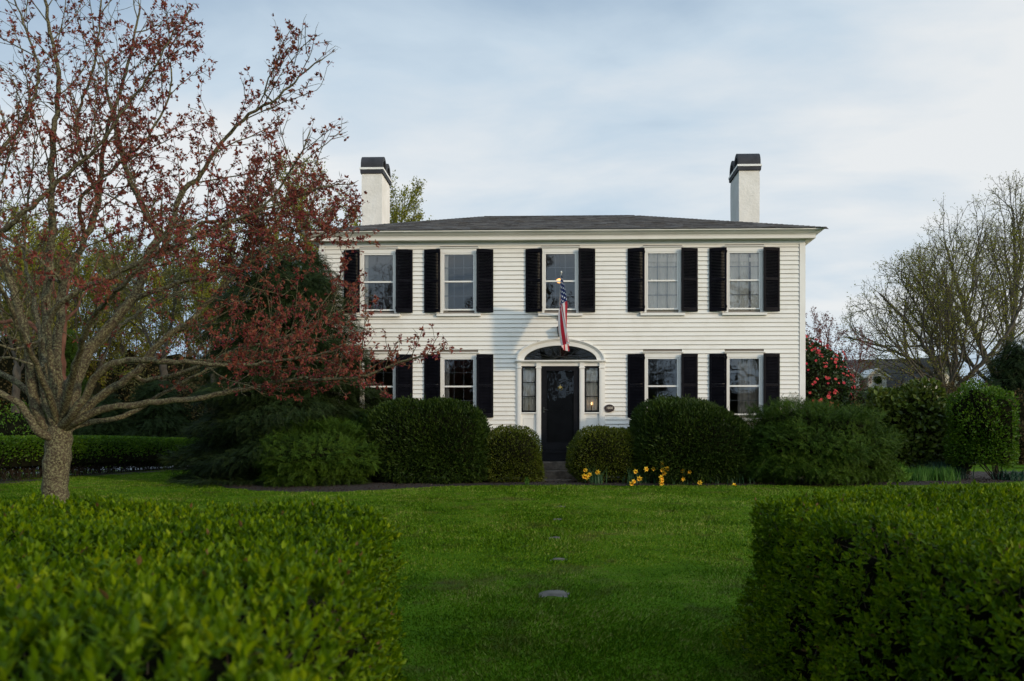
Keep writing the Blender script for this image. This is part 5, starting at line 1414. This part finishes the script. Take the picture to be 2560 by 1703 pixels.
# the two big budding trees at the right
WR = 'budding trees at the right'
x1, y1 = at(2372, 42), Y(42)
crown_tree('maple_tree', 'broad bare budding tree at the right, lower rounded crown nearer the house', 'tree', x1, y1, 201,
    [([(0, 0, 0), (.1, 0, 1.6), (.0, .2, 3.2)], -1, 0, .30, .24), ([(-1.0, -.3, 5.0), (-2.2, -.6, 6.6), (-3.6, -.8, 8.0)], 0, .99, .15, .05), ([(.6, .6, 5.0), (.6, 1.0, 7.5), (.3, 1.3, 9.6)], 0, .9, .16, .05),
     ([(-.6, .8, 4.4), (-2.4, 1.3, 5.6), (-4.4, 1.4, 6.2)], 0, .75, .10, .04), ([(1.4, -.6, 4.8), (2.6, -.9, 6.5), (3.2, -1, 8.5)], 0, .9, .13, .05), ([(-1.6, -1.4, 3.6), (-3.2, -2.0, 4.3)], 0, .8, .07, .03)],
    [(-.6, 0, 6.6, 4.6, 3.6, 3.9, 1.0), (-2.9, 0, 4.7, 2.3, 2.6, 2.2, .35), (-3.4, 0, 6.3, 1.9, 2.4, 2.3, .3), (1.2, 0, 8.2, 3.4, 3.2, 3.2, .5)], ([(.20, .36, 20, 42, .030, .06, .50), (.17, .24, 28, 55, .02, .08, .50), (.12, .20, 28, 60, .01, .11, .5), (.10, 9, 0, 0, .02, .12, .5)], .34, 6.2, .06, (32, 68, .10)), .17, 1.6, .19, M['palebark'], M['spring'], 26000, .08, .0052, 2.2, WR)
x2, y2 = at(2500, 47), Y(47)
crown_tree('maple_tree', 'tallest bare budding tree, at the right edge above the dark evergreen', 'tree', x2, y2, 202,
    [([(0, 0, 0), (.0, 0, 2.0), (-.1, .1, 4.2)], -1, 0, .36, .28), ([(-1.4, 0, 7.0), (-2.2, .3, 9.6), (-2.8, .4, 12.0)], 0, .99, .17, .05), ([(.8, .3, 7.0), (1.2, .6, 10.0), (1.0, .6, 13.2)], 0, .95, .18, .05),
     ([(-1.6, .8, 5.6), (-3.6, 1.2, 7.2), (-4.8, 1.2, 9.0)], 0, .8, .12, .04), ([(2.4, -.4, 6.4), (4.0, -.6, 8.8)], 0, .85, .12, .04)],
    [(-.2, 0, 10.2, 4.6, 4.0, 5.4, 1.0), (-2.6, 0, 8.2, 2.8, 3.0, 3.4, .35), (3.0, 0, 9.0, 3.4, 3.0, 4.2, .35)], ([(.20, .36, 20, 42, .030, .06, .50), (.17, .24, 28, 55, .02, .08, .50), (.12, .20, 28, 60, .01, .11, .5), (.10, 9, 0, 0, .02, .12, .5)], .34, 6.2, .06, (32, 68, .10)), .19, 1.8, .22, M['palebark'], M['spring'], 26000, .08, .0058, 2.2, WR)
# woodland prototypes for the left background
G1 = 'budding trees of the wood at the left'
pa = crown_tree('woodland_tree', 'slim budding tree with yellow-green leaves far left, beside the lawn hedge', 'tree', at(30, 44), Y(44), 211,
    [([(0, 0, 0), (.1, 0, 3.0), (.2, .1, 6.0)], -1, 0, .22, .16), ([(.9, .2, 8.5), (1.2, .3, 11.0)], 0, .99, .09, .03), ([(-.9, .4, 7.6), (-1.8, .5, 10.0)], 0, .8, .08, .03)],
    [(0, 0, 8.8, 2.9, 2.9, 4.8, 1), (.3, 0, 5.6, 2.6, 2.4, 2.6, .3)], ([(.22, .42, 22, 48, .035, .07, .48), (.18, .30, 22, 50, .03, .09, .50), (.14, .2, 25, 50, .02, .12, .5)], .55, 3.6, .12), .26, 1.8, .32, M['graybark'], M['spring'], 12000, .13, .0085, 2.3, G1)
pb = crown_tree('woodland_tree', 'wide forked budding tree behind the trunk of the red-leaved tree', 'tree', at(210, 40), Y(40), 212,
    [([(0, 0, 0), (-.1, 0, 1.5), (.0, .1, 3.0)], -1, 0, .26, .20), ([(-1.2, .2, 5.6), (-2.4, .3, 8.5)], 0, .99, .12, .04), ([(1.0, .4, 5.6), (1.9, .5, 9.2)], 0, .95, .12, .04), ([(.1, -.8, 6.0), (.2, -1.2, 9.0)], 0, .9, .10, .03)],
    [(0, 0, 7.6, 4.0, 3.6, 4.6, 1)], ([(.22, .42, 22, 48, .035, .07, .48), (.18, .30, 22, 50, .03, .09, .50), (.14, .2, 25, 50, .02, .12, .5)], .55, 3.6, .12), .27, 1.9, .33, M['graybark'], M['spring'], 16000, .13, .0085, 2.3, G1)
pc = crown_tree('woodland_tree', 'bare grey tree with few leaves between the red-leaved tree and the evergreen', 'tree', at(400, 38), Y(38), 213,
    [([(0, 0, 0), (.15, 0, 2.4), (.1, .1, 4.6)], -1, 0, .22, .15), ([(.8, -.3, 7.0), (1.2, -.4, 9.6)], 0, .99, .08, .03), ([(-1.0, .4, 6.2), (-1.9, .5, 8.4)], 0, .85, .08, .03)],
    [(0, 0, 7.0, 3.3, 3.0, 4.8, 1)], ([(.22, .42, 22, 48, .035, .07, .48), (.18, .30, 22, 50, .03, .09, .50), (.14, .2, 25, 50, .02, .12, .5)], .55, 3.6, .12), .25, 1.8, .31, M['graybark'], M['spring_dull'], 8000, .12, .0085, 2.3, G1)
for (sr, u, Z, sc_, rz, lab) in ((pa, -140, 50, 1.05, 1.0, 'budding tree beyond the left edge of the wood, leaning out of the frame'), (pb, 110, 56, 1.15, 2.0, 'tall budding tree deep in the wood at the far left'),
        (pc, 290, 52, 1.2, 3.1, 'grey budding tree deep in the wood, right of the red-leaved tree trunk'), (pa, 480, 50, 1.12, 4.0, 'yellow-green budding tree left of the dark evergreen'),
        (pb, -60, 42, .95, .3, 'wide budding tree at the left edge of the photo, behind the hedge corner'), (pa, 90, 40, .95, 5.2, 'slender yellow-green tree left of the lichened trunk'), (pb, 330, 46, .95, 4.4, 'forked budding tree between the red-leaved tree and the small hemlocks'), (pc, 150, 48, 1.15, 2.9, 'tall grey tree right behind the fork of the red-leaved tree'),
        (pb, 600, 58, 1.10, .6, 'distant budding tree seen just left of the dark evergreen top'), (pc, 40, 33, .85, 5.0, 'nearest grey tree of the wood, far left behind the low hedge'),
        (pa, 540, 36, .80, 2.6, 'small yellow-green tree half hidden by the dark evergreen'), (pc, 170, 62, 1.3, 1.4, 'farthest grey tree of the wood, behind the red-leaved tree')):
    place(sr, u, Z, lab, sc_, rz, G1)
# trees rising behind the roof at the left chimney
pd_ = crown_tree('leafy_tree', 'yellow-green leafing tree rising behind the roof left of the left chimney', 'tree', at(775, 46), Y(46), 214,
    [([(0, 0, 0), (.1, 0, 3.0), (0, .1, 6.0)], -1, 0, .34, .26), ([(-1.6, .2, 9.0), (-2.4, .3, 13.0)], 0, .99, .14, .05), ([(1.6, .4, 8.6), (2.6, .5, 11.0)], 0, .95, .14, .05), ([(0, 0, 9.0), (-.6, 0, 14.5)], 0, .97, .14, .05)],
    [(-.6, 0, 11.0, 3.4, 3.4, 5.6, 1), (2.6, 0, 9.6, 3.0, 3.0, 4.8, .8)], ([(.22, .34, 20, 42, .045, .06, .50), (.18, .25, 22, 45, .04, .08, .50), (.14, .18, 25, 50, .03, .11, .5)], .34, 5.0, .05), .26, 1.9, .32, M['graybark'], M['spring'], 34000, .13, .0085, 2.35)
place(pd_, 985, 56, 'yellow-green tree top showing just right of the left chimney', 1.13, 2.0)
# reddish small tree behind the camellia
crown_tree('redbud_tree', 'small mauve-budded tree behind the pink camellia', 'tree', at(2060, 27), Y(27), 220,
    [([(0, 0, 0), (0, 0, .5)], -1, 0, .09, .08), ([(-.6, 0, 2.2), (-.9, .1, 4.2)], 0, .99, .045, .012), ([(.2, .2, 2.4), (.2, .3, 4.3)], 0, .99, .045, .012), ([(.6, -.2, 2.0), (1.1, -.2, 3.6)], 0, .99, .04, .012), ([(-.2, -.4, 2.0), (-.3, -.7, 4.0)], 0, .99, .04, .012)],
    [(.15, 0, 3.4, 1.35, 1.0, 1.75, 1), (.4, 0, 2.0, 1.1, .9, 1.1, .3)], ([(.12, .16, 18, 40, .05, .06, .5), (.10, .12, 20, 45, .06, .08, .5), (.08, 9, 0, 0, .05, .1, .5)], .14, 1.7, .12), .09, .9, .10, M['redbark'], M['reddish'], 16000, .055, .0040, 2.4, None, .12, .16, rleaf=.012)
# dark and brown masses of the background
conifer('spruce_tree', 'dark evergreen at the right edge below the tallest budding tree', at(2545, 36), Y(36), 5.2, 2.4, 9000, .34, 'cypress', 42, top=.12)
conifer('hemlock_tree', 'dark evergreen above the low hedge, left of the house', at(395, 32), Y(32), 3.3, 1.7, 6000, .32, 'cypress', 43, top=.15)
conifer('hemlock_tree', 'small dark evergreen above the low hedge, just right of the red-leaved tree trunk', at(262, 31), Y(31), 2.7, 1.2, 4000, .3, 'cypress', 44, top=.15)
conifer('arborvitae_tree', 'narrow green conical evergreen behind the red-leaved tree trunk', at(170, 36), Y(36), 5.8, 1.0, 4500, .3, 'juniper', 45, top=.10)
conifer('spruce_tree', 'dark evergreen deep in the wood, left of the house evergreen', at(560, 40), Y(40), 5.5, 2.4, 7000, .38, 'cypress', 46, top=.1)
def thicket(name, lab, u, Z, rx, h, n, mat, seed, size=.12, z0=0):
    return bush(name, lab, 'bush', at(u, Z), Y(Z), rx, rx * .7, h, n, LEAF, size, M[mat], 2.0, .16, 1.6, seed, .55, .5, .3, z0, .72, rnd=1.2)
thicket('thicket', 'brown bare thicket between the low hedge and the dark evergreen', 500, 33, 1.6, 3.4, 6000, 'brownleaf', 71)
thicket('thicket', 'brownish undergrowth of the wood at the far left', 60, 40, 4.4, 6.2, 16000, 'brownleaf', 72, .15)
thicket('thicket', 'olive undergrowth of the wood left of the dark evergreen', 380, 46, 5.2, 6.6, 15000, 'brownleaf', 73, .15)
thicket('thicket', 'dull green undergrowth directly behind the low hedge and the lichened trunk', 180, 42, 5.0, 5.4, 15000, 'spring_dull', 81, .14)
thicket('thicket', 'low green shrubs under the wood at the far left edge', 30, 31, 2.0, 1.9, 5000, 'privet', 74, .12)
thicket('thicket', 'brown tangled thicket under the budding trees at the right', 2450, 34, 2.6, 3.6, 9000, 'brownleaf', 75, .11)
thicket('thicket', 'olive and brown thicket hiding the neighbouring roof', 2275, 37, 2.4, 3.3, 6000, 'brownleaf', 76, .10)
thicket('forsythia_bush', 'orange-tinged bush at the far right behind the vase-shaped shrub', 2560, 29, .9, 1.6, 2600, 'brownleaf', 77, .1)
thicket('green_shrub', 'yellow-green twiggy shrub between camellia and rhododendron', 2130, 25, .62, 2.35, 2600, 'spring_dull', 78, .07)
thicket('holly_bush', 'dark round-topped bush before the first dormer of the far house', 2134, 30, .72, 3.15, 5000, 'yew', 79, .09)
thicket('thicket', 'green undergrowth of the wood behind the low hedge end', 640, 40, 4.0, 3.6, 7000, 'brownleaf', 80, .16)

# reddish trunk behind
s = Skel(); RNG = np.random.default_rng(301)
tr_ = s.limb([(0, 0, 0), (.05, 0, 1.2), (-.02, 0, 2.4), (.05, 0, 3.5), (.12, 0, 4.7)], -1, .14, .03, .2, .15); s.limb([(-.7, .1, 3.0), (-1.7, .2, 3.1)], tr_[9], .07, .04, .2, .1); s.limb([(-.3, .1, 3.8), (-.4, .2, 5.0)], tr_[14], .04, .01, .2, .1); s.limb([(.4, .1, 3.6), (.8, .2, 4.6)], tr_[15], .04, .01, .2, .1); s.radii(.02, 2.3, 1.05)
ro = empty('cedar_tree', (at(158, 31), Y(31), .75)); ro.scale = (1.6, 1.6, 1.75); tag(ro, 'slim reddish-brown bare trunk standing behind the fork of the red-leaved tree', 'tree'); link('trunk', s.mesh('trunk', knots=.05), M['redbark'], ro)

# ---- neighbouring house at the right
nb = empty('neighbor_house', (at(2200, 46), Y(46), .77)); tag(nb, 'distant white house with long dark roof and two dormers at the right', 'house')
NX, NY, NZ = nb.location
def nbuild(mb, name, mat, par=None): 
    o = mb.build(name, mat, par or nb); o.location = (0, 0, 0) if par else (-NX, -NY, -NZ); return o
xL, xR = at(1990, 49) , at(2352, 48.5); yr = Y(48.5)
mb = MB(); mb.add([(xL, yr - 4, 3.0), (xR, yr - 4, 3.0), (xR, yr, 6.45), (xL, yr + .6, 6.3), (xL, yr + 4.6, 3.0), (xR, yr + 4, 3.0)], [(0, 1, 2, 3), (3, 2, 5, 4), (0, 3, 4), (1, 5, 2)]); nbuild(mb, 'roof', M['shingle'])
mb = MB(); mb.box(xL + .3, xR - .3, yr - 3.7, yr + 3.7, .6, 3.05); nbuild(mb, 'wall', M['paint'])
gx = at(2356, 44); gy = Y(44)
mb = MB(); mb.prism([(gx - 1.75, .6), (gx + 1.75, .6), (gx + 1.75, 3.45), (gx, 5.95), (gx - 1.75, 3.45)], 'y', gy, gy + 5); nbuild(mb, 'gable_wall', M['paint'])
mb = MB()
for s_ in (-1, 1): mb.prism([(gx, 6.02), (gx + s_ * 2.05, 3.12), (gx + s_ * 2.05, 3.26), (gx, 6.16)], 'y', gy - .25, gy + 4)
nbuild(mb, 'gable_roof', M['shingle'])
for k, u in enumerate((2127, 2194)):
    dx = at(u, 45.6); dy = Y(45.6)
    mb = MB(); mb.prism([(dx - .48, 4.5), (dx + .48, 4.5), (dx + .48, 5.15), (dx, 5.5), (dx - .48, 5.15)], 'y', dy, dy + 1.8); dm = nbuild(mb, 'dormer', M['paint'])
    mb = MB()
    for s_ in (-1, 1): mb.prism([(dx, 5.52), (dx + s_ * .66, 5.06), (dx + s_ * .66, 5.14), (dx, 5.62)], 'y', dy - .12, dy + 1.9)
    nbuild(mb, 'dormer_roof', M['trim'], dm)
    if k == 1:
        mb = MB(); mb.box(dx - .24, dx + .24, dy - .02, dy + .001, 4.62, 5.2); nbuild(mb, 'dormer_window', M['door_glass'], dm)
        P = []; rr = np.random.default_rng(4)
        a = rr.uniform(0, 6.283, 500); q = rr.uniform(.02, .21, 500); P = np.stack([dx + q * np.cos(a), np.full(500, dy - .06) + rr.normal(size=500) * .02, 4.95 + q * np.sin(a)], -1)
        V, F = scatter(LEAF[0], LEAF[1], P - np.array([dx, dy - .05, 4.95]), rand_unit(500), rand_unit(500), np.full(500, .07)); o = link('wreath', mesh_np('wreath', V, [(F, 0)]), M['juniper'], None, (dx, dy - .05, 4.95)); tag(o, 'round green wreath hanging on the right dormer of the far house', 'wreath')

# ---- across the road, behind the camera: mirrored in the panes
G2 = 'bare trees across the road, mirrored in the window panes'
M['bare'] = M['darkbark']
pe = crown_tree('street_tree', 'large bare tree across the road, mirrored in the middle upper window', 'tree', -1.0, -37.0, 231,
    [([(0, 0, 0), (.1, 0, 2.0), (.0, .1, 4.0)], -1, 0, .40, .30), ([(-2.0, .2, 7.0), (-3.4, .3, 11.0)], 0, .99, .18, .05), ([(1.8, .4, 7.0), (3.0, .5, 11.5)], 0, .95, .18, .05), ([(.2, -.8, 8.0), (0, -.6, 13.5)], 0, .9, .18, .05)],
    [(0, 0, 10.2, 5.6, 4.6, 6.6, 1)], ([(.22, .42, 22, 48, .035, .07, .48), (.18, .30, 22, 50, .03, .09, .50), (.14, .2, 25, 50, .02, .12, .5)], .55, 3.6, .12), .30, 2.2, .34, M['darkbark'], M['brownleaf'], 9000, .14, .015, 2.3, G2)
for x, y, sc_, rz, lab in ((-11.5, -41, 1.0, 2.2, 'bare tree across the road, mirrored in the right half of the second upper window'), (15.6, -39, 1.05, 4.0, 'bare tree across the road, mirrored in the far right windows'),
                           (7.2, -46, .62, 1.0, 'small bare tree across the road, mirrored in the lower right windows'), (-18.5, -45, .70, 3.0, 'small bare tree across the road, mirrored in the lower left windows')):
    place(pe, 0, 0, lab, sc_, rz, G2, xy=(x, y))
for k, (x, y, rx, h, lab) in enumerate(((-11, -43, 7.5, 8.2, 'dark shrubs across the road, mirrored in the lower left panes'), (3, -44, 6.5, 6.5, 'dark shrubs across the road, mirrored in the front door glass'), (16, -43, 6.5, 6.0, 'dark shrubs across the road, mirrored in the lower right panes'))):
    bush('shrub_row', lab, 'bush', x, y, rx, 1.6, h, 9000, LEAF, .26, M['cypress'], 2.4, .15, 1.2, 140 + k, .4, .6, .3, rnd=1.0)
